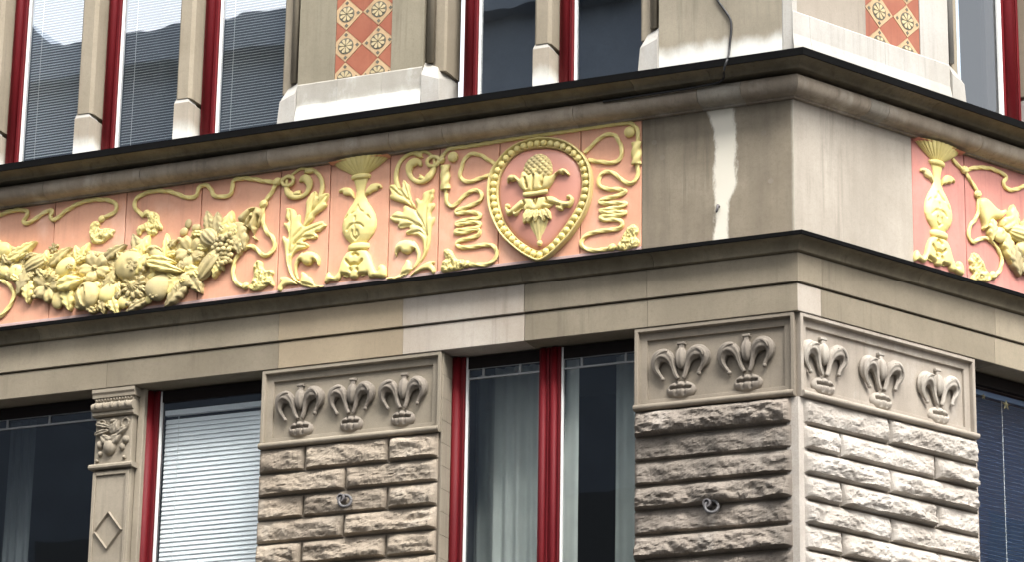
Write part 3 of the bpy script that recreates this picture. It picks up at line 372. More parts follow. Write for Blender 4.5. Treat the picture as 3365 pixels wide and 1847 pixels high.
# the corner block on the left street: soot with one lime run-off streak down its middle
def streak_mat():
    m = weathered('stone_corner_left', (.27, .23, .17), (.215, .18, .13), (.12, .10, .075), .6, rand=.01, blotch=2.6, drip=.7)
    t = m.node_tree; vm = t.nodes[m['vm']]; b = [n for n in t.nodes if n.type == 'BSDF_PRINCIPLED'][0]
    tc = N(t, 'ShaderNodeTexCoord').outputs['Object']; sp = N(t, 'ShaderNodeSeparateXYZ'); t.links.new(tc, sp.inputs[0])
    x, z = sp.outputs[0], sp.outputs[2]
    wob = math_(t, 'MULTIPLY', math_(t, 'SUBTRACT', noise_tex(t, tc, 9, 9, .72, (1, 1, .35)), .5), .15)
    def edge(pts):                                                 # x of the streak's edge as a function of height
        c = N(t, 'ShaderNodeFloatCurve'); cv = c.mapping.curves[0]
        for i, (h, xx) in enumerate(pts):
            p = ((h - 8.5) / 1.05, (xx + 1.0))
            if i < 2: cv.points[i].location = p
            else: cv.points.new(*p)
        c.mapping.update(); t.links.new(math_(t, 'DIVIDE', math_(t, 'SUBTRACT', z, 8.5), 1.05), c.inputs['Value'])
        return math_(t, 'SUBTRACT', c.outputs[0], 1.0)
    xl = edge([(8.5, -.585), (9.55, -.650), (8.80, -.590), (9.20, -.578), (9.42, -.60)]); xr = edge([(8.5, -.462), (9.55, -.435), (8.84, -.478), (8.95, -.425), (9.2, -.418)])
    xw = math_(t, 'ADD', x, wob)
    def sm(v): 
        mr = N(t, 'ShaderNodeMapRange', interpolation_type='SMOOTHSTEP'); mr.inputs['From Min'].default_value = -.012; mr.inputs['From Max'].default_value = .022; t.links.new(v, mr.inputs['Value']); return mr.outputs[0]
    f = math_(t, 'MULTIPLY', sm(math_(t, 'SUBTRACT', xw, xl)), sm(math_(t, 'SUBTRACT', xr, xw)))
    edge_f = sm(math_(t, 'ADD', math_(t, 'ADD', x, math_(t, 'MULTIPLY', wob, .25)), .014))                              # pale lime along the arris
    f = math_(t, 'MAXIMUM', f, math_(t, 'MULTIPLY', edge_f, .7))
    col = mix(t, f, vm.outputs[0], (.60, .565, .475)); t.links.new(col, b.inputs['Base Color'])
    return m
M['block_l'] = streak_mat()

# ---------------------------------------------------------------- mesh helpers; shapes are given as (x along the wall, n outwards, z up)
ANG = {'L': R(-24.054), 'R': R(38.285)}
MITRE = math.tan(R((180 - 117.66) / 2))
COL = S.collection
def mesh(name, vf, mat=None, smooth=False, auto=None):
    v, f = vf
    me = bpy.data.meshes.new(name)
    bm = bmesh.new()
    bv = [bm.verts.new((a[0], -a[1], a[2])) for a in v]
    for q in f:
        try: bm.faces.new([bv[i] for i in q])
        except ValueError: pass
    bmesh.ops.recalc_face_normals(bm, faces=bm.faces)
    bm.to_mesh(me); bm.free()
    if mat: me.materials.append(M[mat])
    if smooth: me.polygons.foreach_set('use_smooth', [True] * len(me.polygons))
    if auto: me.set_sharp_from_angle(angle=R(auto))
    return me
def empty(name, parent=None, loc=(0, 0, 0), face=None):
    o = bpy.data.objects.new(name, None); COL.objects.link(o); o.parent = parent
    o.location = loc; o.empty_display_size = .1
    if face: o.rotation_euler.z = ANG[face]
    return o
def obj(name, me, parent=None, loc=(0, 0, 0), face=None, label=None):
    o = bpy.data.objects.new(name, me); COL.objects.link(o); o.parent = parent; o.location = loc
    if face: o.rotation_euler.z = ANG[face]
    if label: o['label'] = label
    return o
def tag(o, label, cat, group=None, kind=None):
    o['label'] = label; o['category'] = cat
    if group: o['group'] = group
    if kind: o['kind'] = kind
    return o
def at(face, x, n, z):                                             # facade coordinates to the world
    a = ANG[face]; return (x * math.cos(a) + n * math.sin(a), x * math.sin(a) - n * math.cos(a), z)
def L3(x, n, z): return (x, -n, z)                                 # for locations inside a facade frame
def box(x0, x1, n0, n1, z0, z1, c=0.0, seg=1):
    """block with its outer (front) edges chamfered by c"""
    if c <= 0:
        v = [(x, n, z) for n in (n0, n1) for z in (z0, z1) for x in (x0, x1)]
        return v, [(0, 1, 3, 2), (4, 5, 7, 6), (0, 1, 5, 4), (2, 3, 7, 6), (0, 2, 6, 4), (1, 3, 7, 5)]
    v = [(x0, n0, z0), (x1, n0, z0), (x1, n0, z1), (x0, n0, z1), (x0, n1 - c, z0), (x1, n1 - c, z0), (x1, n1 - c, z1), (x0, n1 - c, z1),
         (x0 + c, n1, z0 + c), (x1 - c, n1, z0 + c), (x1 - c, n1, z1 - c), (x0 + c, n1, z1 - c)]
    f = [(0, 1, 2, 3), (8, 9, 10, 11)]
    for i in range(4):
        j = (i + 1) % 4; f += [(i, j, j + 4, i + 4), (i + 4, j + 4, j + 8, i + 8)]
    return v, f
def prism(prof, xa, xb, ma=0, mb=0):
    """a moulding: closed profile of (n, z) run from xa to xb; ma, mb mitre the ends at the corner"""
    k = len(prof)
    v = [(xa + ma * n, n, z) for n, z in prof] + [(xb + mb * n, n, z) for n, z in prof]
    return v, [tuple(range(k)), tuple(range(k, 2 * k))] + [(i, (i + 1) % k, (i + 1) % k + k, i + k) for i in range(k)]
def catmull(p, step):
    P = [Vector(a) for a in p]; P = [2 * P[0] - P[1]] + P + [2 * P[-1] - P[-2]]
    out = []
    for i in range(1, len(P) - 2):
        a, b, c, d = P[i - 1:i + 3]; k = max(2, int((c - b).length / step))
        for j in range(k):
            t = j / k; out.append(.5 * ((2 * b) + (c - a) * t + (2 * a - 5 * b + 4 * c - d) * t * t + (3 * b - a - 3 * c + d) * t ** 3))
    out.append(P[-2]); return out
def tube(path, rad, n0=None, lobes=0, pitch=.04, step=.008, sides=10, amp=.16, squash=1.0, taper_ends=True):
    """a rope or stem lying on the wall; rad is a number or a list along the path; lobes twist round it"""
    P = catmull(path, step); m = len(P)
    rr = [rad] * m if not isinstance(rad, (list, tuple)) else [float(np.interp(i / (m - 1), np.linspace(0, 1, len(rad)), rad)) for i in range(m)]
    v, f, s = [], [], 0
    if lobes: sides = max(sides, lobes * 4)
    for i in range(m):
        if i: s += (P[i] - P[i - 1]).length
        tn = (P[min(i + 1, m - 1)] - P[max(i - 1, 0)]); tn = tn.normalized() if tn.length > 1e-9 else Vector((1, 0)); nr = Vector((-tn.y, tn.x)); r = rr[i]
        base = (r * .75 if n0 is None else n0)
        for j in range(sides):
            th = 2 * math.pi * j / sides; q = r * (1 + (amp * math.cos(lobes * th - 2 * math.pi * s / pitch * (1 if lobes else 0)) if lobes else 0))
            v.append((P[i].x + nr.x * q * math.cos(th), base + q * math.sin(th) * squash, P[i].y + nr.y * q * math.cos(th)))
    for i in range(m - 1):
        for j in range(sides): k = (j + 1) % sides; f.append((i * sides + j, i * sides + k, (i + 1) * sides + k, (i + 1) * sides + j))
    f += [tuple(range(sides)), tuple(range((m - 1) * sides, m * sides))]
    return v, f
def dist_seg(px, pz, pts, closed):
    d = np.full(px.shape, 1e9); k = len(pts)
    for i in range(k if closed else k - 1):
        ax, az = pts[i]; bx, bz = pts[(i + 1) % k]; dx, dz = bx - ax, bz - az; L = dx * dx + dz * dz + 1e-12
        t = np.clip(((px - ax) * dx + (pz - az) * dz) / L, 0, 1); d = np.minimum(d, np.hypot(px - ax - t * dx, pz - az - t * dz))
    return d
def inside(px, pz, pts):
    c = np.zeros(px.shape, bool); k = len(pts)
    for i in range(k):
        ax, az = pts[i]; bx, bz = pts[(i + 1) % k]
        if az != bz: c ^= ((az > pz) != (bz > pz)) & (px < (bx - ax) * (pz - az) / (bz - az) + ax)
    return c
def relief(outline, H, w, n0=0.0, grooves=(), gd=.3, gw=.006, step=.009, edge=.45, ridge=None, extra=None, smooth_outline=True):
    """a carved piece: its outline stands proud of the wall and swells to H, with channels cut along the grooves"""
    P = outline
    if smooth_outline:
        Q = []
        for i in range(len(P)):
            a, b = P[i], P[(i + 1) % len(P)]; Q += [(a[0] * .8 + b[0] * .2, a[1] * .8 + b[1] * .2), (a[0] * .2 + b[0] * .8, a[1] * .2 + b[1] * .8)]
        P = Q
    D = []
    for i in range(len(P)):
        a, b = P[i], P[(i + 1) % len(P)]; k = max(1, int(math.hypot(b[0] - a[0], b[1] - a[1]) / (step * 1.2)))
        D += [(a[0] + (b[0] - a[0]) * j / k, a[1] + (b[1] - a[1]) * j / k) for j in range(k)]
    xs = np.array([p[0] for p in D]); zs = np.array([p[1] for p in D])
    gx, gz = np.meshgrid(np.arange(xs.min(), xs.max(), step), np.arange(zs.min(), zs.max(), step)); gx[1::2] += step / 2
    gx, gz = gx.ravel(), gz.ravel(); dd = dist_seg(gx, gz, D, True); ok = inside(gx, gz, D) & (dd > step * .45)
    pts = D + list(zip(gx[ok].tolist(), gz[ok].tolist())); k = len(D)
    vo, _, fo, *_ = delaunay_2d_cdt([Vector(p) for p in pts], [(i, (i + 1) % k) for i in range(k)], [], 1, 1e-6)
    X = np.array([q.x for q in vo]); Z = np.array([q.y for q in vo]); d = dist_seg(X, Z, D, True)
    t = np.clip(d / w, 0, 1); h = H * (edge + (1 - edge) * np.sqrt(1 - (1 - t) ** 2))
    for g in grooves: h -= H * gd * np.exp(-(dist_seg(X, Z, g, False) / gw) ** 2)
    if extra is not None: h = h + extra(X, Z, d)
    rim = {}
    for q in fo:
        for i in range(len(q)):
            e = (q[i], q[(i + 1) % len(q)]); rim[tuple(sorted(e))] = rim.get(tuple(sorted(e)), 0) + 1
    v = [(X[i], n0 + h[i], Z[i]) for i in range(len(X))]; f = [tuple(q) for q in fo]; low = {}
    for (a, b_), c_ in rim.items():
        if c_ != 1: continue
        for i in (a, b_):
            if i not in low: low[i] = len(v); v.append((X[i], n0 - .003, Z[i]))
        f.append((a, b_, low[b_], low[a]))
    return v, f
def ellipsoid(rx, rz, rn, rot=0, ribs=0, rd=.1, nu=16, nv=10, fun=None):
    """fruit about its own centre; the pole lies along the local x turned by rot"""
    v, f = [], []; c, s = math.cos(R(rot)), math.sin(R(rot))
    for i in range(nv + 1):
        ph = math.pi * i / nv
        for j in range(nu):
            th = 2 * math.pi * j / nu; k = 1 + (rd * (abs(math.cos(ribs * th / 2)) - .6) if ribs else 0)
            a = math.cos(ph); b = math.sin(ph) * k
            if fun: a, b = fun(a, b)
            x, z, n = rx * a, rz * b * math.cos(th), rn * b * math.sin(th)
            v.append((x * c - z * s, n, x * s + z * c))
    for i in range(nv):
        for j in range(nu): k = (j + 1) % nu; f.append((i * nu + j, i * nu + k, (i + 1) * nu + k, (i + 1) * nu + j))
    return v, f
def leaf(length, width, rot, H=.03, teeth=0, nu=18, nv=8):
    """a pointed leaf, folded along its midrib, lobed edge and side veins"""
    v, f = [], []; c, s = math.cos(R(rot)), math.sin(R(rot))
    for i in range(nu + 1):
        t = i / nu; w = width * (math.sin(math.pi * t ** .75) ** .8 if 0 < t < 1 else .02); ph = (teeth * t) % 1 if teeth else 0
        w *= 1 + (.34 * (ph - .5) if teeth and 0 < t < .93 else 0)
        for j in range(-nv // 2, nv // 2 + 1):
            q = j / (nv / 2); x = (t - .5) * 2 * length - .22 * length * abs(q) * (1 - t); z = q * w
            n = H * (.50 + .60 * abs(q) ** .7 - .62 * abs(q) ** 2.6 + .45 * math.sin(math.pi * t) ** .7 - .30 * t ** 4)
            n += H * .16 * math.sin(2 * math.pi * (max(teeth, 3) * t + .8 * abs(q))) * abs(q)
            v.append((x * c - z * s, n, x * s + z * c))
    m = nv + 1
    for i in range(nu):
        for j in range(nv): f.append((i * m + j, i * m + j + 1, (i + 1) * m + j + 1, (i + 1) * m + j))
    k = len(v); rim = [j for j in range(m)] + [i * m + nv for i in range(1, nu + 1)] + [nu * m + j for j in range(nv - 1, -1, -1)] + [i * m for i in range(nu - 1, 0, -1)]
    v += [(v[i][0], -.03, v[i][2]) for i in rim]; r_ = len(rim)
    f += [(rim[i], rim[(i + 1) % r_], k + (i + 1) % r_, k + i) for i in range(r_)]
    return v, f
def blossom(rx, rz, rot, H=.03, petals=5, button=.2, sharp=.35, nr=10, nt_=70):
    """open flower: cupped petals with rolled lips round a button"""
    v, f = [(0, H * .25 + H * .5, 0)], []
    for i in range(1, nr + 1):
        q = i / nr
        for j in range(nt_):
            th = 2 * math.pi * j / nt_; u_ = ((petals * th / (2 * math.pi)) % 1 - .5) * 2; lob = 1 - abs(u_) ** 4
            k = 1 - sharp * abs(u_) ** 3 + .05 * math.sin(th * 3 + rot) + .035 * math.cos(th * petals * 3); a = th + R(rot); x, z = rx * q * k * math.cos(a), rz * q * k * math.sin(a)
            n = H * (.18 + .62 * q ** 1.2 * (.15 + .85 * lob) - .42 * max(0, q - .72) / .28 * .9 - .035 * math.cos(u_ * 9) * q * (petals < 7))
            if q < button * 1.6: n += H * (.55 * max(0, 1 - (q / button) ** 2) - .12 * math.exp(-((q - button) / .08) ** 2))
            v.append((x, n, z))
    v += [(x, -.03, z) for x, _, z in v[1 + (nr - 1) * nt_:]]
    f += [(0, 1 + j, 1 + (j + 1) % nt_) for j in range(nt_)]
    for i in range(nr):
        for j in range(nt_): k = (j + 1) % nt_; f.append((1 + i * nt_ + j, 1 + i * nt_ + k, 1 + (i + 1) * nt_ + k, 1 + (i + 1) * nt_ + j))
    return v, f
def halflathe(prof, cx=0, depth=.5, n0=0.0, flutes=0, fd=.06, na=24, grooves=(), gd=.012, gw=.006, refine=.012):
    pr = []
    for (r1, z1), (r2, z2) in zip(prof, prof[1:]):
        k = max(1, int(abs(z2 - z1) / refine)); pr += [(r1 + (r2 - r1) * j / k, z1 + (z2 - z1) * j / k) for j in range(k)]
    pr.append(prof[-1]); v, f = [], []
    for r, z in pr:
        for j in range(na + 1):
            a = math.pi * (j / na - .5); q = r * (1 + (fd * (abs(math.cos(flutes * a)) - .5) if flutes else 0))
            v.append([cx + q * math.sin(a), n0 + depth * q * math.cos(a), z])
    if grooves:
        X = np.array([a[0] for a in v]); Z = np.array([a[2] for a in v]); c = np.zeros(len(v))
        for g in grooves: c = np.maximum(c, np.exp(-(dist_seg(X, Z, g, False) / gw) ** 2))
        for i in range(len(v)): v[i][1] -= gd * c[i]
    m = na + 1
    for i in range(len(pr) - 1):
        for j in range(na): f.append((i * m + j, i * m + j + 1, (i + 1) * m + j + 1, (i + 1) * m + j))
    f += [tuple(range(m)), tuple(range((len(pr) - 1) * m, len(pr) * m))]
    return v, f
def rockface(x0, x1, z0, z1, n0, seed, bulge=.045, rough=1.0, cell=.011):
    """split-faced stone: drafted margin, broken face"""
    nx = max(6, int((x1 - x0) / cell)); nz = max(6, int((z1 - z0) / cell)); v, f = [], []
    off = Vector((seed * 7.31, seed * 3.77, seed * 1.93)); rnd = random.Random(seed)
    tilt = rnd.uniform(-.25, .25); hump = rnd.uniform(.45, .8); skew = rnd.uniform(.30, .55)
    for i in range(nz + 1):
        for j in range(nx + 1):
            x = x0 + (x1 - x0) * j / nx; z = z0 + (z1 - z0) * i / nz; tz = i / nz
            dx = min(x - x0, x1 - x); dz_t = z1 - z; dz_b = z - z0
            m = max(0, min(1, dx / .030) * min(1, dz_t / .040) * min(1, dz_b / .011))
            p = Vector((x * 5.0, seed * 3.1, z * 9.0)) + off; fine = noise.noise(Vector((x * 62, seed, z * 75))) + .7 * noise.noise(Vector((x * 30 + 5, seed, z * 34)))
            a = noise.fractal(p, 1.0, 2.2, 4); b_ = noise.ridged_multi_fractal(p * .8 + Vector((5, 1, 9)), 1.0, 2.0, 4, 1.0, 2.0)
            vo = noise.voronoi(Vector((x * 9, seed * 2.0, z * 17 + x * 3)) + off)[0]; fac = (vo[1] - vo[0])
            prof = 1 - abs((1 - tz) - skew - .25) * hump
            h = .0042 * fine + bulge * (prof + .55 * a * rough + .22 * (b_ - 1.0) * rough + .30 * min(fac, .5) + tilt * ((x - x0) / (x1 - x0) - .5))
            n = n0 + .010 + max(0, m ** .7) * max(.0, h)
            v.append((x + rnd.uniform(-.002, .002) * (m > .5), n, z + rnd.uniform(-.002, .002) * (m > .5)))
    m_ = nx + 1
    for i in range(nz):
        for j in range(nx): f.append((i * m_ + j, i * m_ + j + 1, (i + 1) * m_ + j + 1, (i + 1) * m_ + j))
    rim = [j for j in range(m_)] + [i * m_ + nx for i in range(1, nz + 1)] + [nz * m_ + j for j in range(nx - 1, -1, -1)] + [i * m_ for i in range(nz - 1, 0, -1)]
    k = len(v); r_ = len(rim); v += [(v[i][0], n0 - .03, v[i][2]) for i in rim]
    f += [(rim[i], rim[(i + 1) % r_], k + (i + 1) % r_, k + i) for i in range(r_)]
    return v, f
def fit(v_f, dx=0, dn=0, dz=0): v, f = v_f; return [(a[0] + dx, a[1] + dn, a[2] + dz) for a in v], f

# ---------------------------------------------------------------- the ground and the streets
def structure(name, vf, mat):
    o = obj(name, mesh(name, vf, mat)); o['kind'] = 'structure'; return o
M['asphalt'] = weathered('asphalt', (.055, .055, .056), (.045, .045, .046), rand=0, gscale=60)
M['paving'] = weathered('paving', (.13, .125, .12), (.10, .098, .092), rand=0, gscale=60)
structure('ground', ([(-300, -300, 0), (300, -300, 0), (300, 300, 0), (-300, 300, 0)], [(0, 1, 2, 3)]), 'paving')
road = [at('L', -60, 12.5, .004), at('L', 4.0, 12.5, .004), at('R', 3.4, 14, .004), at('R', 60, 14, .004), at('R', 60, 3, .004), at('R', 1.8, 3, .004), at('L', -1.8, 3, .004), at('L', -60, 3, .004)]
structure('road', ([(a, -b, c) for a, b, c in road], [tuple(range(8))]), 'asphalt')
pave = [at('L', -60, 2.85, 0), at('L', -1.72, 2.85, 0), at('R', 1.72, 2.85, 0), at('R', 60, 2.85, 0), at('R', 60, .05, 0), at('R', 0, .05, 0), at('L', -60, .05, 0)]
structure('pavement', ([(a, -b, .006) for a, b, c in pave] + [(a, -b, .13) for a, b, c in pave], [tuple(range(7)), tuple(range(7, 14))] + [(i, (i + 1) % 7, (i + 1) % 7 + 7, i + 7) for i in range(7)]), 'paving')

# ---------------------------------------------------------------- the corner building
B = empty('corner_building'); tag(B, 'ornate brown stone corner building with pink terracotta frieze and red window frames', 'building')
def bpart(name, vf, mat, face, label=None, smooth=False, auto=None, loc=(0, 0, 0)):
    return obj(name, mesh(name, vf, mat, smooth, auto), B, loc, face, label)
def sub(name, vf, mat, parent, smooth=False, auto=None, loc=(0, 0, 0), label=None):
    return obj(name, mesh(name, vf, mat, smooth, auto), parent, loc, None, label)

XL, XRt = -12.5, 8.6                                               # how far each front is built
ZL, ZT = 7.985, 9.80                                              # window heads below, cornice top
# cores behind the facing: band between the storeys, piers to the ground and up
bpart('wall', box(XL, .0, -.45, -.045, ZL + .002, 9.80), 'mortar', 'L'); bpart('wall', box(0.03, XRt, -.45, -.045, ZL + .002, 9.80), 'mortar', 'R')

# --- lower piers
PIERS = [('L', -4.062, -2.628), ('L', -1.160, -.004), ('R', .004, 1.700), ('L', -9.2, -7.35), ('R', 2.95, 4.75), ('R', 6.5, 8.6), ('L', -12.5, -10.6)]
for fc, a, b in PIERS:
    ia = a + (.25 if fc == 'R' and a < .1 else 0); ib = b - (.25 if fc == 'L' and b > -.1 else 0)
    bk = -.16 if (abs(a) < .1 or abs(b) < .1) else -.40
    bpart('wall', box(a, b, bk, .008, .15, 7.394), 'mortar', fc); bpart('wall', box(a, b, bk, -.075, 7.3945, ZL - .004), 'mortar', fc)
ROW_Z = [7.392, 7.203] + [7.203 - .1715 * k for k in range(1, 8)]
seed = 11
def stones(face, xa, xb, odd, even, mat, bulge, label, margin=(0.0, 0.0), flat=None):
    global seed
    p = empty('rusticated_pier', B, face=face); p['label'] = label
    for k in range(8):
        cuts = [xa + margin[0]] + list(odd if k % 2 == 0 else even) + [xb - margin[1]]
        for x0, x1 in zip(cuts, cuts[1:]):
            seed += 1; g = .0065
            bl = bulge * (flat[k] if flat else .55 + .6 * random.Random(seed * 5).random())
            sub('stone', rockface(x0 + (g if x0 != cuts[0] else 0), x1 - (g if x1 != cuts[-1] else 0), ROW_Z[k + 1] + .013, ROW_Z[k] - .003, .012, seed, bl), mat, p)
    return p
stones('L', -4.062, -2.628, (-3.695, -3.03), (-3.365,), 'rock', .052, 'rock-faced stone pier between the blind window and the curtained window', (.0, .02))
stones('L', -1.160, -.004, (), (), 'rock_dark', .066, 'sooty rock-faced corner pier with stones running its full width', (.0, .03), (1.15, .5, .6, 1.1, .55, 1.1, .6, .9))
stones('R', .004, 1.700, (.835,), (.372, 1.282), 'rock_pale', .058, 'pale washed rock-faced pier on the other side of the corner', (.03, .0))
for fc, a, b in PIERS[3:]:
    w_ = b - a; stones(fc, a, b, (a + w_ * .5,), (a + w_ * .25, a + w_ * .75), 'rock' if fc == 'L' else 'rock_pale', .05, 'rock-faced stone pier towards the far end of the front')
bpart('corner_margin', ([(-.034, -.05, 5.9), (-.034, .020, 5.9), (.026 * MITRE, .026, 5.9), (.034 * 0 + .05, -.05, 5.9), (-.034, -.05, 7.39), (-.034, .020, 7.39), (.026 * MITRE, .026, 7.39), (.05, -.05, 7.39)], [(0, 1, 2, 3), (4, 5, 6, 7), (0, 1, 5, 4), (1, 2, 6, 5), (2, 3, 7, 6), (3, 0, 4, 7)]), 'rock_pale', 'L')
bpart('corner_margin', ([(.034, -.05, 5.9), (.034, .020, 5.9), (-.026 * MITRE, .026, 5.9), (-.05, -.05, 5.9), (.034, -.05, 7.39), (.034, .020, 7.39), (-.026 * MITRE, .026, 7.39), (-.05, -.05, 7.39)], [(0, 1, 2, 3), (4, 5, 6, 7), (0, 1, 5, 4), (1, 2, 6, 5), (2, 3, 7, 6), (3, 0, 4, 7)]), 'rock_pale', 'R')

# --- crowned panels with plume reliefs
def stepped_panel(x0, x1, z0, z1, steps):
    v, f = [], []
    for d, n in steps: v += [(x0 + d, n, z0 + d), (x1 - d, n, z0 + d), (x1 - d, n, z1 - d), (x0 + d, n, z1 - d)]
    for i in range(len(steps) - 1):
        for j in range(4): k = (j + 1) % 4; f.append((i * 4 + j, i * 4 + k, i * 4 + 4 + k, i * 4 + 4 + j))
    b = 4 * (len(steps) - 1); f.append((b, b + 1, b + 2, b + 3)); return v, f
PANEL = [(0, -.08), (0, .038), (.004, .042), (.024, .042), (.028, .036), (.031, .008), (.078, .006), (.081, .005), (.084, -.014)]
def px(p): return [((x - 590) * .000742, (845 - y) * .00070) for x, y in p]
fl_left = tube(px([(565, 750), (535, 700), (512, 625), (488, 555), (450, 512), (398, 500), (356, 525), (335, 580), (340, 640), (375, 695), (408, 738)]), [.014, .016, .018, .026, .040, .048, .047, .038, .025, .014, .011], n0=.030, step=.008, sides=40, squash=1.15, lobes=7, pitch=.55, amp=.085)
fl_right = tube(px([(615, 750), (637, 700), (655, 625), (682, 545), (722, 500), (775, 487), (822, 507), (840, 555), (830, 605), (796, 655), (772, 700)]), [.014, .016, .018, .026, .040, .048, .047, .038, .025, .014, .011], n0=.030, step=.008, sides=40, squash=1.15, lobes=7, pitch=.55, amp=.085)
def bun():
    v, f = ellipsoid(.112, .067, .062, 0, nu=40, nv=40); o = []
    for x, n, z in v:
        g = math.exp(-((z - .012) / .009) ** 2) * (abs(x) < .083) + .6 * math.exp(-((abs(x) - .031) / .006) ** 2) * (-.04 < z < .055)
        o.append((x, n - .052 * min(1, g) * (n > 0), z))
    return [(x, n, z - .012) for x, n, z in o], f
def bud():
    v, f = ellipsoid(.080, .045, .050, 90, ribs=7, rd=.22, nu=28, nv=14); return [(x, n + .02, z + .215) for x, n, z in v], f
def feather_veins(side):
    v, f = [], []
    return v, f
FM = {}
for k in ('plume', 'plume_pale'):
    FM[k] = (mesh('bun', bun(), k, True), mesh('bud', bud(), k, True), mesh('plume', fl_left, k, True), mesh('plume', fl_right, k, True),
             mesh('finial', box(-.030, .030, 0, .036, .315, .334, .004), k), mesh('finial_neck', box(-.019, .019, 0, .030, .285, .3148, .003), k),
             mesh('curl', fit(ellipsoid(.016, .016, .018, 0, nu=10, nv=8), -.135, .03, .072), k, True), mesh('curl', fit(ellipsoid(.016, .016, .018, 0, nu=10, nv=8), .137, .03, .095), k, True),
             mesh('plume_fold', tube([(-.088, .262), (-.125, .262), (-.165, .235), (-.175, .2)], [.006, .013, .012, .004], n0=.078, step=.01, sides=8), k, True),
             mesh('plume_fold', tube([(.092, .262), (.13, .268), (.165, .245), (.178, .21)], [.006, .013, .012, .004], n0=.078, step=.01, sides=8), k, True))
FN = ('base_bun', 'bud', 'plume', 'plume', 'finial', 'finial_neck', 'curl', 'curl', 'plume_fold', 'plume_fold')
rf = random.Random(6)
def fleur(face, x, z, sc, mat, label):
    e = empty('plume_crest', B, at(face, x + (-.018 if face == 'L' else .012), -.014, z), face); e.scale = (sc * rf.uniform(.96, 1.04), rf.uniform(.80, .95), rf.uniform(.95, 1.01)); e.rotation_euler.y = R(rf.uniform(-2.5, 2.5)); e['label'] = label
    for nm, me in zip(FN, FM[mat]): obj(nm, me, e)
def crown_panel(face, x0, x1, mat, ma, mb, label):
    v, f = stepped_panel(x0, x1, 7.395, ZL - .003, PANEL)
    bpart('carved_panel', (v, f), mat, face, label)
    arc = [(.052 + .02 * math.cos(R(a)), 7.414 + .021 * math.sin(R(a))) for a in range(-90, 91, 20)]
    bpart('panel_roll', prism([(.0, 7.393)] + arc + [(.0, 7.435)], x0 + .002, x1 - .002, ma, mb), mat, face, None, True, 40)
crown_panel('L', -4.062, -2.628, 'carved', 0, 0, 'carved panel with three plume crests beside the blind window')
crown_panel('L', -1.160, -.002, 'carved_dark', 0, 0, 'darker carved panel with two plume crests on the corner pier')
crown_panel('R', .002, 1.700, 'carved_pale', 0, 0, 'paler carved panel with three plume crests past the corner')
for fc, a, b in PIERS[3:]: crown_panel(fc, a, b, 'carved', 0, 0, 'plain carved panel towards the far end of the front')
for i, x in enumerate((-3.736, -3.329, -2.921)): fleur('L', x, 7.537, .86, 'plume', ('first', 'second', 'third')[i] + ' plume crest on the panel beside the blind window')
for i, x in enumerate((-.813, -.331)): fleur('L', x, 7.538, .95, 'plume', ('first', 'second')[i] + ' plume crest on the dark corner panel')
for i, x in enumerate((.236, .785, 1.350)): fleur('R', x, 7.522, .96, 'plume_pale', ('first', 'second', 'third')[i] + ' plume crest on the pale panel past the corner')

# --- lintel courses
def course(name, face, cuts, n1, z0, z1, mats, c=.004, ms=(0, 0)):
    p = empty(name, B, face=face)
    for i, (a, b) in enumerate(zip(cuts, cuts[1:])):
        prof = [(-.40, z0), (n1 - c, z0), (n1, z0 + c), (n1, z1 - c), (n1 - c, z1), (-.40, z1)]
        ma = MITRE * -1 if (face == 'R' and i == 0) else 0; mb = MITRE if (face == 'L' and i == len(cuts) - 2) else 0
        ea = a + (.0012 if i or face == 'L' else 0) + (.002 if a == -1.985 else 0); eb = b - (.0012 if i < len(cuts) - 2 or face == 'R' else 0)
        if ma or mb: prof = [(-.05, z0)] + prof[1:5] + [(-.05, z1)]
        sub('lintel_stone', prism(prof, ea, eb, ma, mb), mats[i % len(mats)], p)
course('upper_lintel_course', 'L', [XL, -10.4, -8.7, -7.1, -5.37, -3.93, -2.93, -1.985, -1.06, 0], .062, 8.192, 8.402, ['stone', 'stone', 'stone', 'stone', 'stone', 'stone_warm', 'stone_light', 'stone', 'stone'])
course('upper_lintel_course', 'R', [0, .19, 1.9, 3.3, 5.0, 6.7, XRt], .062, 8.192, 8.402, ['stone', 'stone'])
course('lower_lintel_course', 'L', [XL, -10.4, -8.7, -7.1, -5.37, -3.93, -2.93, -1.985, -1.06, 0], .048, ZL, 8.183, ['stone', 'stone', 'stone', 'stone', 'stone', 'stone_warm', 'stone_light', 'stone', 'stone'])
course('lower_lintel_course', 'R', [0, .19, 1.9, 3.3, 5.0, 6.7, XRt], .048, ZL, 8.183, ['stone_light', 'stone', 'stone', 'stone', 'stone', 'stone'])

# --- mouldings
def moulding(name, face, cuts, prof, mat, label=None, auto=35, odd={}):
    p = empty(name, B, face=face)
    if label: p['label'] = label
    for i, (a, b) in enumerate(zip(cuts, cuts[1:])):
        ma = -MITRE if (face == 'R' and i == 0) else 0; mb = MITRE if (face == 'L' and i == len(cuts) - 2) else 0
        sub('cornice_stone', prism(prof, a + (0 if ma else .0018), b - (0 if mb else .0018), ma, mb), odd.get(i, mat), p, True, auto)
def curve(n0, z0, n1, z1, k=8, concave=True):                        # quarter ellipse from (n0,z0) to (n1,z1)
    o = []
    for i in range(k + 1):
        a = math.pi / 2 * i / k
        o.append((n1 + (n0 - n1) * (1 - math.sin(a)), z0 + (z1 - z0) * (1 - math.cos(a))) if concave else (n0 + (n1 - n0) * (1 - math.cos(a)), z0 + (z1 - z0) * math.sin(a)))
    return o
TOPC = [(-.02, 9.804), (.272, 9.788), (.272, 9.752), (.262, 9.748)] + curve(.255, 9.748, .165, 9.712) + [(.158, 9.706), (.0, 9.712), (-.02, 9.712)]
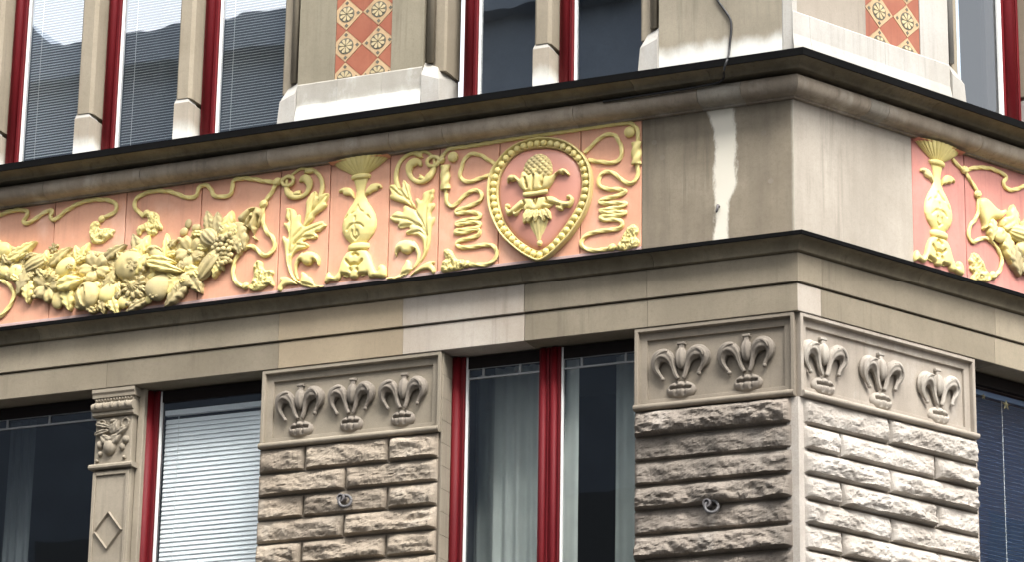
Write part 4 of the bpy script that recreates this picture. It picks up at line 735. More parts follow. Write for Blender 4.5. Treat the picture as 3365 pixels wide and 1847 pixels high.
TOR = [(-.02, 9.69), (.040, 9.69)] + [(.074 + .066 * math.cos(R(a)), 9.625 + .066 * math.sin(R(a))) for a in range(88, -92, -12)] + [(.034, 9.557), (.028, 9.553), (.028, 9.541), (-.02, 9.541)]
LOWC = [(-.02, 8.522), (.168, 8.508), (.168, 8.486), (.158, 8.482)] + curve(.150, 8.482, .088, 8.412) + [(.082, 8.408), (.03, 8.405), (-.02, 8.405)]
moulding('upper_cornice', 'L', [XL, -10.6, -8.8, -7.0, -6.05, -5.30, -4.4, -3.35, -2.75, -1.95, -1.12, -.55, 0], TOPC, 'cornice', 'dark cornice over the frieze on the longer front')
moulding('upper_cornice', 'R', [0, .70, 1.20, 2.2, 3.2, 5.2, 7.0, XRt], TOPC, 'cornice', 'dark cornice over the frieze past the corner')
moulding('roll_moulding', 'L', [XL, -10.7, -8.7, -6.9, -5.98, -5.13, -4.05, -3.05, -2.62, -1.60, -.66, -.34, 0], TOR, 'torus', 'half-round stone moulding under the upper cornice', odd={10: 'torus_pale'})
moulding('roll_moulding', 'R', [0, .62, .80, 1.75, 2.8, 4.6, 6.6, XRt], TOR, 'torus', 'half-round stone moulding past the corner', odd={1: 'torus_pale'})
moulding('lower_cornice', 'L', [XL, -10.5, -8.6, -7.2, -5.95, -4.55, -3.2, -1.99, -1.0, 0], LOWC, 'cornice', 'dark narrow cornice under the frieze on the longer front')
moulding('lower_cornice', 'R', [0, 1.1, 2.2, 3.2, 5.2, 7.0, XRt], LOWC, 'cornice', 'dark narrow cornice under the frieze past the corner')
FL1 = [(.286, 9.742), (.286, 9.797), (.0, 9.832), (.0, 9.808), (.276, 9.790), (.276, 9.742)]
FL2 = [(.181, 8.487), (.181, 8.517), (.0, 8.536), (.0, 8.524), (.172, 8.510), (.172, 8.487)]
for pr in (FL1, FL2):
    bpart('lead_flashing', prism(pr, XL, 0, 0, MITRE), 'flashing', 'L'); bpart('lead_flashing', prism(pr, 0, XRt, -MITRE, 0), 'flashing', 'R')
ledge = [(-.45, 9.815), (.0, 9.829), (.0, 9.806), (-.45, 9.806)]

# --- frieze panels
PZ0, PZ1 = 8.538, 9.539
def panels(face, edges, mat, label):
    p = empty('frieze', B, face=face); p['label'] = label
    for a, b in zip(edges, edges[1:]): sub('terracotta_panel', box(a + .0032, b - .0032, -.043, -.0015 * ((hash(round(a * 100)) % 3) - 1), PZ0, PZ1, .004), mat, p)
    return p
PE = T['panel_edges']
panels('L', [-12.5, -11.8, -11.0, -10.2, -9.4, -8.7, -8.2, -7.5, -7.04, -6.55] + PE, 'terracotta', 'pink terracotta frieze panels with yellow reliefs on the longer front')
panels('R', T['rpanel_edges'] + [2.35, 2.98, 3.6, 4.25, 4.9, 5.6, 6.1, 6.8, 7.6, XRt], 'terracotta_r', 'darker pink terracotta frieze panels past the corner')
M['sill_wash'] = weathered('frieze_sill_wash', (.50, .36, .33), (.44, .31, .285), (.36, .27, .25), .5, rand=.05, drip=.4)
bpart('frieze_sill', prism([(.0005, PZ0), (.005, PZ0), (.004, 8.595), (.0005, 8.604)], XL, PE[-1] - .001), 'sill_wash', 'L'); bpart('frieze_sill', prism([(.0005, PZ0), (.005, PZ0), (.004, 8.595), (.0005, 8.604)], T['rpanel_edges'][0] + .001, XRt), 'sill_wash', 'R')
for hx, hz in ((-1.03, 9.36), (-.22, 9.32), (-.17, 8.96), (-.97, 9.24)): bpart('bolt_hole', fit(tube([(0, 0), (.0001, .0001)], .001), 0, 0, 0) if False else ([(hx + .020 * math.cos(R(a)), n_, hz + .020 * math.sin(R(a))) for n_ in (-.01, .0022) for a in range(0, 360, 30)] , [tuple(range(12)), tuple(range(12, 24))] + [(i, (i + 1) % 12, (i + 1) % 12 + 12, i + 12) for i in range(12)]), 'mortar', 'L')
bpart('corner_block', prism([(-.043, PZ0), (.001, PZ0), (.001, PZ1), (-.043, PZ1)], PE[-1] + .003, 0, 0, MITRE), 'block_l', 'L', 'sooty corner block with a white lime streak')
bpart('corner_block', prism([(-.043, PZ0), (.001, PZ0), (.001, PZ1), (-.043, PZ1)], 0, T['rpanel_edges'][0] - .003, -MITRE, 0), 'block_r', 'R', 'clean pale corner block')
for a, b, fc, mt in ((PE[3], PE[4], 'L', 'terracotta'), ):
    pass

# --- yellow reliefs of the frieze
ROPE = dict(lobes=3, pitch=.095, step=.005, sides=18, amp=.17)
def ropes(face, keys, label, rad=.0146):
    p = empty('rope_relief', B, face=face); p['label'] = label; p.scale.y = .8
    for k in keys: sub('rope', tube(T[k], rad, **ROPE), 'gold', p, True)
    return p
def knot(p, x, z, r=.032, mat='gold'):
    v, f = ellipsoid(r, r * .85, r * .9, 35, ribs=6, rd=.25, nu=24, nv=12); sub('knot', fit(v and (v, f), x, r * .45, z), mat, p, True)
def tassel_shape(o): 
    cx = sum(a for a, _ in o) / len(o); cz = sum(b for _, b in o) / len(o)
    def ex(X, Z, d):
        g = np.array([noise.fractal(Vector((x_ * 34 + cz * 9, z_ * 26, cx * 7)), 1.0, 2.1, 3) for x_, z_ in zip(X, Z)])
        q = np.array([noise.noise(Vector((x_ * 55, cx * 5, z_ * 22))) for x_, z_ in zip(X, Z)])
        return .018 * g * np.minimum(1, d / .010) - .014 * (np.abs(q) < .10) * np.minimum(1, d / .01)
    return relief(o, .038, .026, 0, step=.006, extra=ex, edge=.35)
KN, TS = T['knots'], T['tassels']
pg = ropes('L', ['rope_a', 'rope_b', 'rope_c', 'rope_d', 'rope_e'], 'yellow cords looping above and beside the fruit garland', .0160)
for i in (0, 1, 2, 3, 4): knot(pg, *KN[i], r=.036 if i < 2 else .030)
for i in (0, 1, 2): sub('tassel', tassel_shape(TS[i]), 'gold', pg, True)
pm = ropes('L', ['rope_top', 'rope_left', 'rope_loop_l', 'rope_loop_r', 'rope_right'], 'yellow twisted cords framing the medallion')
for k in ('coil_left', 'coil_right'): sub('cord_wrap', tube(T[k], .034, lobes=2, pitch=.090, step=.005, sides=22, amp=.17, n0=.018), 'gold', pm, True)
for i in (5, 6, 7): knot(pm, *KN[i], r=.030)
for i in (3, 4): sub('tassel', tassel_shape(TS[i]), 'gold', pm, True)
for x, z in T['balls']: sub('ball', fit(ellipsoid(.041, .041, .036, nu=24, nv=14), x, .022, z), 'gold', pm, True)
for kk, lab in (('s1', 'yellow acanthus scroll between garland and vase'), ('s2', 'yellow acanthus scroll between vase and medallion')):
    p = empty('acanthus_scroll', B, face='L'); p['label'] = lab; p.scale.y = .72
    sub('leaf', relief(T[kk + '_body'], .040, .040, 0, T[kk + '_vein'], .42, .0085, .0075), 'gold', p, True, 50)
    sub('leaf', relief(T[kk + '_up'], .044, .035, .002, T[kk + '_upvein'], .45, .008, .0075), 'gold', p, True, 50)
    sub('stem', tube(T[kk + '_stem'], [.022, .020, .018, .016, .015, .016], step=.012), 'gold', p, True)
    sub('stem', tube(T[kk + '_thin'], [.011, .012, .011], step=.012), 'gold', p, True)
    sub('leaf_tip', relief(T[kk + '_tip'], .034, .02, .002, step=.006), 'gold', p, True, 50)
    sub('curl', tube(T[kk + '_curl'], [.012, .014, .024, .030, .022, .017, .017, .022, .032, .034, .012], step=.010, sides=12), 'gold', p, True)
    sub('leaf_tip', relief(T[kk + '_spur'], .040, .02, .002, step=.006), 'gold', p, True, 50)
    sub('stem', tube(T[kk + '_low'], [.010, .012, .014, .018, .022], step=.010), 'gold', p, True)
    sub('curl', relief(T[kk + '_cap'], .060, .038, 0, step=.007, edge=.3), 'gold', p, True, 60)
    sub('leaf', relief(T[kk + '_tail'], .034, .022, 0, step=.0065), 'gold', p, True, 50)
    x, z = T['ring_l'] if kk == 's1' else T['ring_r']
    ring = [(x + .047 * math.cos(R(a)), z + .036 * math.sin(R(a))) for a in range(0, 361, 20)]
    sub('ring', tube(ring, .0145, n0=.026, lobes=3, pitch=.05, step=.007, sides=12, amp=.1), 'gold', p, True)
def vase(face, dx, label):
    p = empty('vase_relief', B, face=face); p['label'] = label; p.scale.y = .78; x = T['vase_x'] + dx; G = [[(a + dx, b) for a, b in g] for g in T['v_groove']]
    mv = lambda o: [(a + dx, b) for a, b in o]
    sub('bowl', halflathe(T['v_bowl'], x, .42, 0, flutes=15, fd=.10, na=90), 'gold', p, True, 40)
    rz = T['v_bowl'][0]
    sub('rim', prism([(0, rz[1] - .020), (.085, rz[1] - .010), (.085, rz[1] - .022 + .012), (.0, rz[1] - .004)], x - rz[0] - .01, x + rz[0] + .01), 'terracotta' if face == 'L' else 'terracotta_r', p)
    sub('collar', halflathe(T['v_ring1'], x, .6, 0, na=20, refine=.006), 'gold', p, True)
    sub('body', halflathe(T['v_body'], x, .45, 0, na=56, grooves=G, gd=.020, gw=.0070, refine=.007), 'gold', p, True)
    sub('collar', halflathe(T['v_ring2'], x, .6, 0, na=20, refine=.006), 'gold', p, True)
    sub('foot', relief(mv(T['v_base']), .046, .035, 0, [mv(g) for g in T['b_groove']], .8, .009, .0075), 'gold', p, True, 55)
    sub('wing', relief(mv(T['v_wing_l']), .034, .025, 0, step=.0065), 'gold', p, True, 50); sub('wing', relief(mv(T['v_wing_r']), .034, .025, 0, step=.0065), 'gold', p, True, 50)
vase('L', 0, 'yellow vase relief between two acanthus scrolls'); vase('R', T['rvase_x'] - T['vase_x'] - .012, 'yellow vase relief past the corner')

# medallion
pmd = empty('medallion', B, face='L'); pmd.scale.y = .78; pmd['label'] = 'pointed oval medallion with beaded yellow rim and a pine cone'
def resample(P, k):
    P = [Vector(p) for p in P]; P2 = catmull(P + [P[0]], .01)[:-1]; d = [0]
    for a, b in zip(P2, P2[1:] + [P2[0]]): d.append(d[-1] + (b - a).length)
    out = []
    for i in range(k):
        s = d[-1] * i / k; j = max(q for q in range(len(P2)) if d[q] <= s); a, b = P2[j], P2[(j + 1) % len(P2)]; out.append(a + (b - a) * ((s - d[j]) / max(1e-9, d[j + 1] - d[j])))
    return out
OUT, INN = resample(T['m_outer'], 120), resample(T['m_inner'], 120)
# line both loops up on the lower point
def roll(P): i = min(range(len(P)), key=lambda q: P[q].y); return P[i:] + P[:i]
OUT, INN = roll(OUT), roll(INN)
RP = [(0, -.02), (0, .040), (.06, .062), (.14, .066), (.22, .058), (.26, .034), (.34, .026), (.80, .026), (.86, .036), (.93, .040), (1.0, .030), (1.0, -.01)]
v = [(a.x + (b.x - a.x) * t, n, a.y + (b.y - a.y) * t) for t, n in RP for a, b in zip(OUT, INN)]; k = 120
sub('rim', (v, [(i * k + j, i * k + (j + 1) % k, (i + 1) * k + (j + 1) % k, (i + 1) * k + j) for i in range(len(RP) - 1) for j in range(k)]), 'gold_medallion', pmd, True, 40)
mid = resample([tuple(a.lerp(b, .58)) for a, b in zip(OUT, INN)], 46)
bead = mesh('bead', ellipsoid(.0255, .0255, .026, nu=14, nv=9), 'gold', True)
for q in mid: obj('bead', bead, pmd, L3(q.x, .038, q.y))
inn = [(q.x, q.y) for q in INN[::2]]
sub('shield', relief(inn, .075, .19, -.02, step=.016, edge=.38, smooth_outline=False), 'shield', pmd, True)
SH = .048
cx = sum(a for a, _ in T['m_cone']) / len(T['m_cone']); cz = sum(b for _, b in T['m_cone']) / len(T['m_cone'])
def scales(X, Z, d): u_, w_ = (X - cx) * 1.0 + (Z - cz), (X - cx) - (Z - cz); p_ = .044; return .011 * (np.abs(np.sin(math.pi * u_ / p_)) * np.abs(np.sin(math.pi * w_ / p_))) - .004
sub('pine_cone', relief(T['m_cone'], .058, .085, SH - .01, step=.0055, edge=.2, extra=scales), 'gold_dull', pmd)
sub('leaf_cup', relief(T['m_cup'], .062, .035, SH, T['m_cupg'], .6, .008, .0065), 'gold_medallion', pmd, True, 50)
sub('band', tube(T['m_band'], .0175, n0=SH + .045, step=.015, sides=12), 'gold_medallion', pmd, True)
sub('leaf_spray', relief(T['m_low'], .048, .028, SH, T['m_lowg'], .7, .008, .0065), 'gold_medallion', pmd, True, 50)
dr = [((b[0] - a[0]) / 2, (a[1] + b[1]) / 2) for a, b in T['m_drop']]; dcx = sum((a[0] + b[0]) / 2 for a, b in T['m_drop']) / 4
sub('drop', halflathe([(dr[0][0] * .95, dr[0][1] + .04)] + dr, dcx, .6, SH - .015, flutes=6, fd=.10, na=60), 'gold_medallion', pmd, True, 40)
for (a, b) in T['m_petals']:
    ln = math.hypot(b[0] - a[0], b[1] - a[1]); rot = math.degrees(math.atan2(b[1] - a[1], b[0] - a[0]))
    sub('petal', fit(leaf(ln * .62, .024, rot, .026), (a[0] + b[0]) / 2, SH + .026, (a[1] + b[1]) / 2), 'gold_medallion', pmd, True)
sub('ball', fit(ellipsoid(.021, .021, .022, nu=14, nv=9), T['m_ball'][0], SH + .01, T['m_ball'][1]), 'gold_medallion', pmd, True)

# garlands
def fig_(a, b): return a, b
def garland(face, items, label, mirror=None):
    p = empty('fruit_garland', B, face=face); p['label'] = label; rnd = random.Random(5)
    for kind, x, z, rx, rz, rot, n in items:
        mt = 'gold_dull' if rnd.random() < .55 else 'gold'
        if kind == 'leaf': s_ = leaf(rx, rz * 1.25, rot, .040, teeth=4 if rx > .07 else 3); nm = 'leaf'; n -= .006
        elif kind == 'petal': s_ = leaf(rx, rz, rot, .055); nm = 'leaf'; mt = 'gold'
        elif kind in ('flower', 'daisy'): s_ = blossom(rx, rz, rot, .066, 5 if kind == 'flower' else 11, .2 if kind == 'flower' else .5, .22 if kind == 'flower' else .42); nm = 'flower'; mt = 'gold_dull'; n -= .02
        elif kind == 'star': s_ = blossom(rx, rz, rot, .030, 5, .3, .75, nr=5); nm = 'flower'
        elif kind == 'melon': s_ = ellipsoid(rx, rz, rz * .85, rot, ribs=11, rd=.20, nu=44, nv=14); nm = 'melon'
        elif kind == 'pod': s_ = ellipsoid(rx, rz, rz * .8, rot, ribs=8, rd=.30, nu=40, nv=14); nm = 'seed_pod'
        elif kind == 'pear': s_ = ellipsoid(rz, rx, rx * .62, rot + 75, nu=22, nv=14, fun=lambda a, b: (a, b * (1 - .28 * a))); nm = 'pear'
        elif kind == 'apple':
            s_ = ellipsoid(rx, rz, rx * .5, rot, nu=26, nv=18); o = []
            for a, b, c_ in s_[0]: q = math.hypot(a / rx - .12, c_ / rz - .10); o.append((a, b - (.30 * rx * math.exp(-(q / .17) ** 2) - .08 * rx * math.exp(-((q - .32) / .10) ** 2)) * (b > 0), c_))
            s_ = (o, s_[1]); nm = 'apple'
        elif kind == 'pomegranate':
            s_ = ellipsoid(rx, rz, rx * .75, rot, nu=40, nv=30); o = []
            for a, b, c_ in s_[0]:
                q = math.hypot((a / rx + .18 + .25 * c_ / rz) / .30, (c_ / rz) / .75); inn_ = q < 1
                o.append((a, b - (.20 * rx + .05 * rx * math.sin(a * 420) * math.sin(c_ * 420)) * inn_ * (b > 0), c_))
            s_ = (o, s_[1]); nm = 'pomegranate'; mt = 'gold_dull'
        elif kind == 'fig':
            s_ = ellipsoid(rx, rz, rz * .9, rot, nu=30, nv=18); o = []
            for a, b, c_ in s_[0]: q = math.hypot(a / rx / .7, c_ / rz / .7); o.append((a, b - .35 * rz * (q < 1) * (b > 0), c_))
            s_ = (o, s_[1]); nm = 'fig'
        else: s_ = ellipsoid(rx, rz, min(rx, rz) * .62, rot, nu=20, nv=12); nm = 'berry' if kind == 'berry' else 'fruit'
        if kind not in ('leaf', 'petal', 'flower', 'daisy', 'star'):
            am = .05 * min(rx, rz); s_ = ([(a + 0, b + am * noise.noise(Vector((a * 30 + x * 9, z * 9, c_ * 30))), c_) for a, b, c_ in s_[0]], s_[1])
        sub(nm, s_, mt, p, True, 60 if kind in ('pomegranate', 'fig') else None, L3(x, n * .75, z))
    return p
pgar = garland('L', T['garland'], 'yellow garland of fruit, flowers and leaves'); pgar.scale.y = .88
def backing(outline, p, mat):                                       # the bed of small leaves the fruit lies on
    def ex(X, Z, d): return np.array([.028 * noise.fractal(Vector((x_ * 22, 3.3, z_ * 22)), 1.0, 2.2, 4) for x_, z_ in zip(X, Z)]) * np.minimum(1, d / .02)
    sub('leaf_bed', relief(outline, .030, .04, 0, step=.011, extra=ex, edge=.3), mat, p)
backing(T['bed'], pgar, 'gold_dull')
rb = random.Random(21)
for x, z, rt in T['fillers']:
    if rb.random() < .7: sub('leaf', leaf(rb.uniform(.035, .055), rb.uniform(.018, .028), rt, .032, teeth=3), 'gold_dull' if rb.random() < .6 else 'gold', pgar, True, None, L3(x, .030 + rb.random() * .012, z))
    else: sub('berry', ellipsoid(.020, .020, .02, nu=12, nv=8), 'gold_dull', pgar, True, None, L3(x, .040, z))
gm = mesh('grape', ellipsoid(.0215, .0215, .022, nu=12, nv=8), 'gold_dull', True); rg = random.Random(2)
for x, z in T['grapes']: obj('grape', gm, pgar, L3(x, .045 + rg.random() * .025, z))
sub('bell_flower', relief(T['bell'], .075, .04, 0, T['bell_g'], .7, .011, .0075, edge=.3), 'gold_dull', pgar, True, 60)
prg = garland('R', T['rgarland'], 'yellow fruit garland past the corner'); prg.scale.y = .85
sub('bell_flower', relief(T['rbell'], .060, .04, 0, (), .5, .01, .008, edge=.3), 'gold', prg, True, 60)
prr = ropes('R', ['rr1', 'rr2', 'rr3', 'rr4'], 'yellow cords beside the vase past the corner')
for x, z in T['rknots']: knot(prr, x, z, .034)
sub('tassel', tassel_shape(T['rtassel']), 'gold', prr, True)

# the same ornaments mirrored towards the far ends of both fronts
def mirrored(p, face, c, label):
    e = empty(p.name.split('.')[0], B, at(face, 2 * c, 0, 0), face); e.scale = (-1, p.scale.y, 1); e['label'] = label
    for ch in list(p.children): q = ch.copy(); COL.objects.link(q); q.parent = e
mirrored(prg, 'R', 3.39, 'far half of the fruit garland past the corner'); mirrored(prr, 'R', 3.39, 'far cords of the garland past the corner')
vase('R', 5.36 - T['vase_x'], 'second yellow vase relief past the corner'); vase('L', -7.28 - T['vase_x'], 'yellow vase relief beyond the far end of the garland')

# --- windows
ROOMS = []
def room(face, x0, x1, z0, z1, nf, depth=2.2):
    v, f = box(x0, x1, nf - depth, nf, z0, z1); bpart('room_wall', (v, [f[0], f[2], f[3], f[4], f[5]]), 'room', face)
def window(face, x0, x1, z0, z1, nf, bars, label, bead=.014, lead=None, visible='left', clear=False):
    """bars: (x0, x1) of the red uprights; a pane fills the rest between them"""
    p = empty('window', B, face=face); p['label'] = label
    for a, b in bars:
        w = b - a
        sub('frame_bar', prism([(nf - .07, z0), (nf - .008, z0), (nf - .008, z1), (nf - .07, z1)], a, b), 'red', p)
        sub('frame_roll', tube([(0, 0), (0, z1 - z0)], w * .30, n0=0, step=2.0, sides=14), 'red', p, True, None, L3(a + w * .40, nf - .010, z0))
        sub('frame_fillet', box(a + w * .86, b - .002, nf - .02, nf + .006, z0, z1, .003), 'red', p)
    xs = sorted(bars); edges = []
    ends = [x0] + [q for a, b in xs for q in (a, b)] + [x1]
    for a, b in zip(ends[::2], ends[1::2]):
        if b - a < .06: continue
        sub('pane', box(a, b, nf - .048, nf - .040, z0, z1), 'glass' if z0 > 9 and not clear else 'glass_clear', p)
        if visible == 'left': sub('glazing_bead', box(a, a + bead, nf - .039, nf - .014, z0, z1, .003), 'white', p)
        else: sub('glazing_bead', box(b - bead * 1.6, b, nf - .039, nf - .014, z0, z1, .003), 'white', p)
        if z0 < 9: sub('head_shade', box(a, b, nf - .07, nf - .02, z1 - .085, z1), 'sash_and_head_shade', p)  # near-black bar added for the deep shade under the lintel
        if lead:
            for zz in lead: sub('lead_bar', box(a, b, nf - .0395, nf - .028, zz, zz + .013), 'lead', p)
            k = max(2, int((b - a) / .30))
            for i in range(k): xx = a + (b - a) * (i + .42) / k; sub('lead_bar', box(xx, xx + .016, nf - .0395, nf - .029, lead[0] + .0135, lead[1] - .0005), 'lead', p)
    return p
NF = -.135
LZ0 = 5.2
LEAD = (7.812, 7.886)
# lower storey: left to right
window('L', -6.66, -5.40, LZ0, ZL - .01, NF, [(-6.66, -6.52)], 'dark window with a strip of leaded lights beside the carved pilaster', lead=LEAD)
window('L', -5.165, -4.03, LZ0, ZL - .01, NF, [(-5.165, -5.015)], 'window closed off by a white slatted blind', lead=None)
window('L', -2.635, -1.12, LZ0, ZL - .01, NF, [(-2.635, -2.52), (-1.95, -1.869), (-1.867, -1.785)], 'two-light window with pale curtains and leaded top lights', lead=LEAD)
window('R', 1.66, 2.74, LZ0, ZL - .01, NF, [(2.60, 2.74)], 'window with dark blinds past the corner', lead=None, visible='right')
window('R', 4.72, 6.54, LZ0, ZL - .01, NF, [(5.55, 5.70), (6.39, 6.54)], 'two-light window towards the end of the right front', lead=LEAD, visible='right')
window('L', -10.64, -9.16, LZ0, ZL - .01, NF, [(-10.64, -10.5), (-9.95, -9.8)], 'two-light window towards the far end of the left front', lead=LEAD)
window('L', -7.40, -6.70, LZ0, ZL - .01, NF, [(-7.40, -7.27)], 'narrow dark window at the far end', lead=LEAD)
for fc, a, b in (('L', -6.69, -5.38), ('L', -5.2, -4.0), ('L', -2.66, -1.1), ('R', 1.64, 2.96), ('L', -7.42, -6.69), ('R', 4.7, 6.55), ('L', -10.65, -9.15)): room(fc, a, b, LZ0, ZL + .3, NF - .30 if False else NF - .075)

# carved stone pilaster between the two left-hand windows
pp = empty('carved_pilaster', B, face='L'); pp['label'] = 'stone pilaster with carved capital, fruit panel and raised lozenge'
PX0, PX1 = -5.470, -5.150
sub('shaft', box(PX0, PX1, -.30, .0, .15, 7.37, .012), 'carved', pp)
sub('side_strip', box(PX1 + .001, PX1 + .055, -.30, -.055, .15, ZL - .004, .006), 'carved', pp)
for a, b in ((PX0 + .006, PX0 + .034), (PX1 - .034, PX1 - .006)): sub('shaft_edge', box(a, b, -.01, .014, 5.3, 7.352, .004), 'carved', pp)
sub('shaft_edge', box(PX0 + .0345, PX1 - .0345, -.01, .014, 7.325, 7.352, .004), 'carved', pp)
sub('neck_band', prism([(-.2, 7.372), (.030, 7.374), (.038, 7.384), (.038, 7.400), (.026, 7.412), (-.2, 7.412)], PX0 - .022, PX1 + .026), 'carved', pp)
sub('fruit_panel', box(PX0 + .004, PX1 - .004, -.2, .004, 7.4125, 7.770, .006), 'carved', pp)
sub('capital_roll', prism([(-.2, 7.772), (.020, 7.774), (.034, 7.784), (.034, 7.800)] + [(.020 + .042 * math.cos(R(a)), 7.842 + .036 * math.sin(R(a))) for a in range(-80, 81, 16)] + [(.018, 7.884), (-.2, 7.884)], PX0 - .014, PX1 + .016), 'carved', pp, True, 35)
sub('capital_fillet', box(PX0 - .004, PX1 + .006, -.2, .020, 7.8845, 7.915, .003), 'carved', pp)
sub('abacus', prism([(-.2, 7.9155), (.034, 7.9165), (.036, 7.94), (.046, 7.955), (.046, 7.980), (-.2, 7.980)], PX0 - .020, PX1 + .022), 'carved', pp)
dm = mesh('dentil', box(-.006, .006, 0, .012, 0, .016, .002), 'carved')
for i in range(13): obj('dentil', dm, pp, L3(PX0 + .012 + i * .0248, .0205, 7.893))
em = mesh('egg', ellipsoid(.017, .026, .016, 0, nu=12, nv=8), 'carved', True)
for i in range(5): obj('egg', em, pp, L3(PX0 + .03 + i * .065, .058, 7.848))
cxp, hw, hh = (PX0 + PX1) / 2, .122, .150
LZ = 6.905; loz = [(cxp, LZ + hh), (cxp + hw, LZ), (cxp, LZ - hh), (cxp - hw, LZ)]
for i in range(4):
    a, b = loz[i], loz[(i + 1) % 4]; ia, ib = [((q[0] - cxp) * .84 + cxp, (q[1] - LZ) * .84 + LZ) for q in (a, b)]; ma, mb_ = [((q[0] - cxp) * .92 + cxp, (q[1] - LZ) * .92 + LZ) for q in (a, b)]
    v = [(*(a[0], -.004), a[1]), (b[0], -.004, b[1]), (ib[0], -.004, ib[1]), (ia[0], -.004, ia[1]), (ma[0], .022, ma[1]), (mb_[0], .022, mb_[1])]
    sub('lozenge_side', (v, [(0, 1, 5, 4), (4, 5, 2, 3), (0, 4, 3), (1, 5, 2), (0, 1, 2, 3)]), 'carved', pp)
PF = [('fruit', -.02, 7.535, .052, .062, .05), ('leaf', .03, 7.60, .06, .03, 40), ('leaf', -.06, 7.60, .06, .03, 140), ('fruit', -.105, 7.56, .030, .035, .03), ('fruit', .085, 7.53, .022, .030, .03), ('fruit', -.10, 7.49, .018, .022, .025), ('fruit', .112, 7.585, .028, .03, .028), ('leaf', .085, 7.66, .055, .02, 30), ('leaf', -.075, 7.655, .07, .016, 10), ('leaf', -.07, 7.70, .07, .016, -15), ('leaf', .02, 7.69, .055, .03, 60), ('fruit', .0, 7.735, .035, .018, .022), ('fruit', .105, 7.45, .014, .014, .02), ('fruit', -.125, 7.44, .014, .014, .02)]
for k_, dx, z, a, b, c_ in PF:
    if k_ == 'fruit': sub('fruit', ellipsoid(a, b, c_, 0, nu=16, nv=10), 'carved', pp, True, None, L3(cxp + dx, .008, z))
    else: sub('leaf', leaf(a, b * 1.2, c_, .030), 'carved', pp, True, None, L3(cxp + dx, .006, z))
for sx in (-1, 1):
    ring = [(cxp + sx * .10 + .030 * math.cos(R(a)), 7.715 + .034 * math.sin(R(a))) for a in range(0, 361, 30)]
    sub('ribbon', tube(ring, .0085, n0=.010, step=.01, sides=8), 'carved', pp, True)
# reveals of the lower windows
def reveal(face, x, side, z0, z1, n0, n1, mat='carved'):
    p = empty('window_reveal', B, face=face); zz = z1
    while zz > z0:
        h = .165; a, b = (x + .0005, x + .012) if side > 0 else (x - .012, x - .0005)
        sub('reveal_stone', box(a, b, n0, n1, max(z0, zz - h), zz - .003), mat, p); zz -= h
reveal('L', -2.628, 1, 5.3, ZL - .006, -.135, .020); reveal('R', 1.700, 1, 5.3, ZL - .006, -.135, .02, 'carved_pale')

def whitened(name, base, z0, z1, white=(.58, .575, .535)):  # white rising from the ledge: bounced light put into the colour
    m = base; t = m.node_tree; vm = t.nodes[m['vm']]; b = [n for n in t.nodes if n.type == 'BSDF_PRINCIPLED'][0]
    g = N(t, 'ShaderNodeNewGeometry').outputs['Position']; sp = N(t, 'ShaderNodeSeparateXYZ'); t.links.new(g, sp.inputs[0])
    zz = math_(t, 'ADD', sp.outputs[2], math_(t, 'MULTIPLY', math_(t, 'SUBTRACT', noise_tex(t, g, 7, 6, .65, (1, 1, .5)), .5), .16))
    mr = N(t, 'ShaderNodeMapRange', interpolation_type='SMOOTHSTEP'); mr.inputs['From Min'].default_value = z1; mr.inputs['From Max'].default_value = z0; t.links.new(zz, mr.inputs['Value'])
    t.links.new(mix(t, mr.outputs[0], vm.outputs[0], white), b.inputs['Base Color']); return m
M['upper_bounce'] = whitened('w', weathered('stone_upper_bounce_light', (.30, .265, .20), (.25, .22, .165), (.175, .15, .115), .5, rand=.02, drip=.5), 9.97, 10.10)  # light bounced off the ledge, painted on the pier foot
# --- upper storey
UZ = 13.2
def upper_mullion(face, x0, x1, label=None):
    p = empty('window_mullion', B, face=face)
    sub('mullion_shaft', prism_z([(x0, -.30), (x0, -.018), (x0 + .018, 0), (x1 - .022, 0), (x1, -.03), (x1, -.30)], 10.24, UZ), 'mullion', p)
    w = .012
    sub('mullion_base', prism_z([(x0 - .006, -.30), (x0 - .006, .004), (x1 - .006, .004), (x1 - .006, -.30)], 9.81, 10.205), 'lime_and_skylight' if face == 'R' else 'mullion_base', p)
    v = [(x0 - .006, .004, 10.2052), (x1 - .006, .004, 10.2052), (x1 - .006, -.12, 10.2052), (x0 - .006, -.12, 10.2052), (x0 + .004, -.010, 10.245), (x1 - .030, -.010, 10.245), (x1 - .030, -.12, 10.245), (x0 + .004, -.12, 10.245)]
    sub('mullion_stop', (v, [(0, 1, 2, 3), (4, 5, 6, 7), (0, 1, 5, 4), (1, 2, 6, 5), (2, 3, 7, 6), (3, 0, 4, 7)]), 'lime_and_skylight', p)  # skylight on the sloped stop painted as a paler stone
def prism_z(prof, z0, z1):
    k = len(prof); v = [(x, n, z0) for x, n in prof] + [(x, n, z1) for x, n in prof]
    return v, [tuple(range(k)), tuple(range(k, 2 * k))] + [(i, (i + 1) % k, (i + 1) % k + k, i + k) for i in range(k)]
M['mullion_base'] = whitened('w', weathered('stone_mullion_base', (.37, .325, .262), (.31, .27, .21), (.21, .18, .14), .4, rand=.08, drip=.4), 9.94, 10.09)  # mullion feet whitened in colour for the ledge bounce
for a, b in ((-6.68, -6.545), (-5.812, -5.677), (-4.935, -4.806), (-1.965, -1.837)): upper_mullion('L', a, b)
upper_mullion('R', 2.508, 2.64)
UF = -.165; UZ0 = 9.81
def uwin(face, x0, x1, bar, label, vis='left'): 
    window(face, x0, x1, UZ0, UZ, UF, [bar], label, .013 if vis == 'left' else .020, None, vis, vis == 'right')
    if vis == 'right': bpart('inner_sash', box(bar[0] - .135, bar[0] - .022, UF - .10, UF - .055, UZ0, UZ, .004), 'sash_and_head_shade', face)
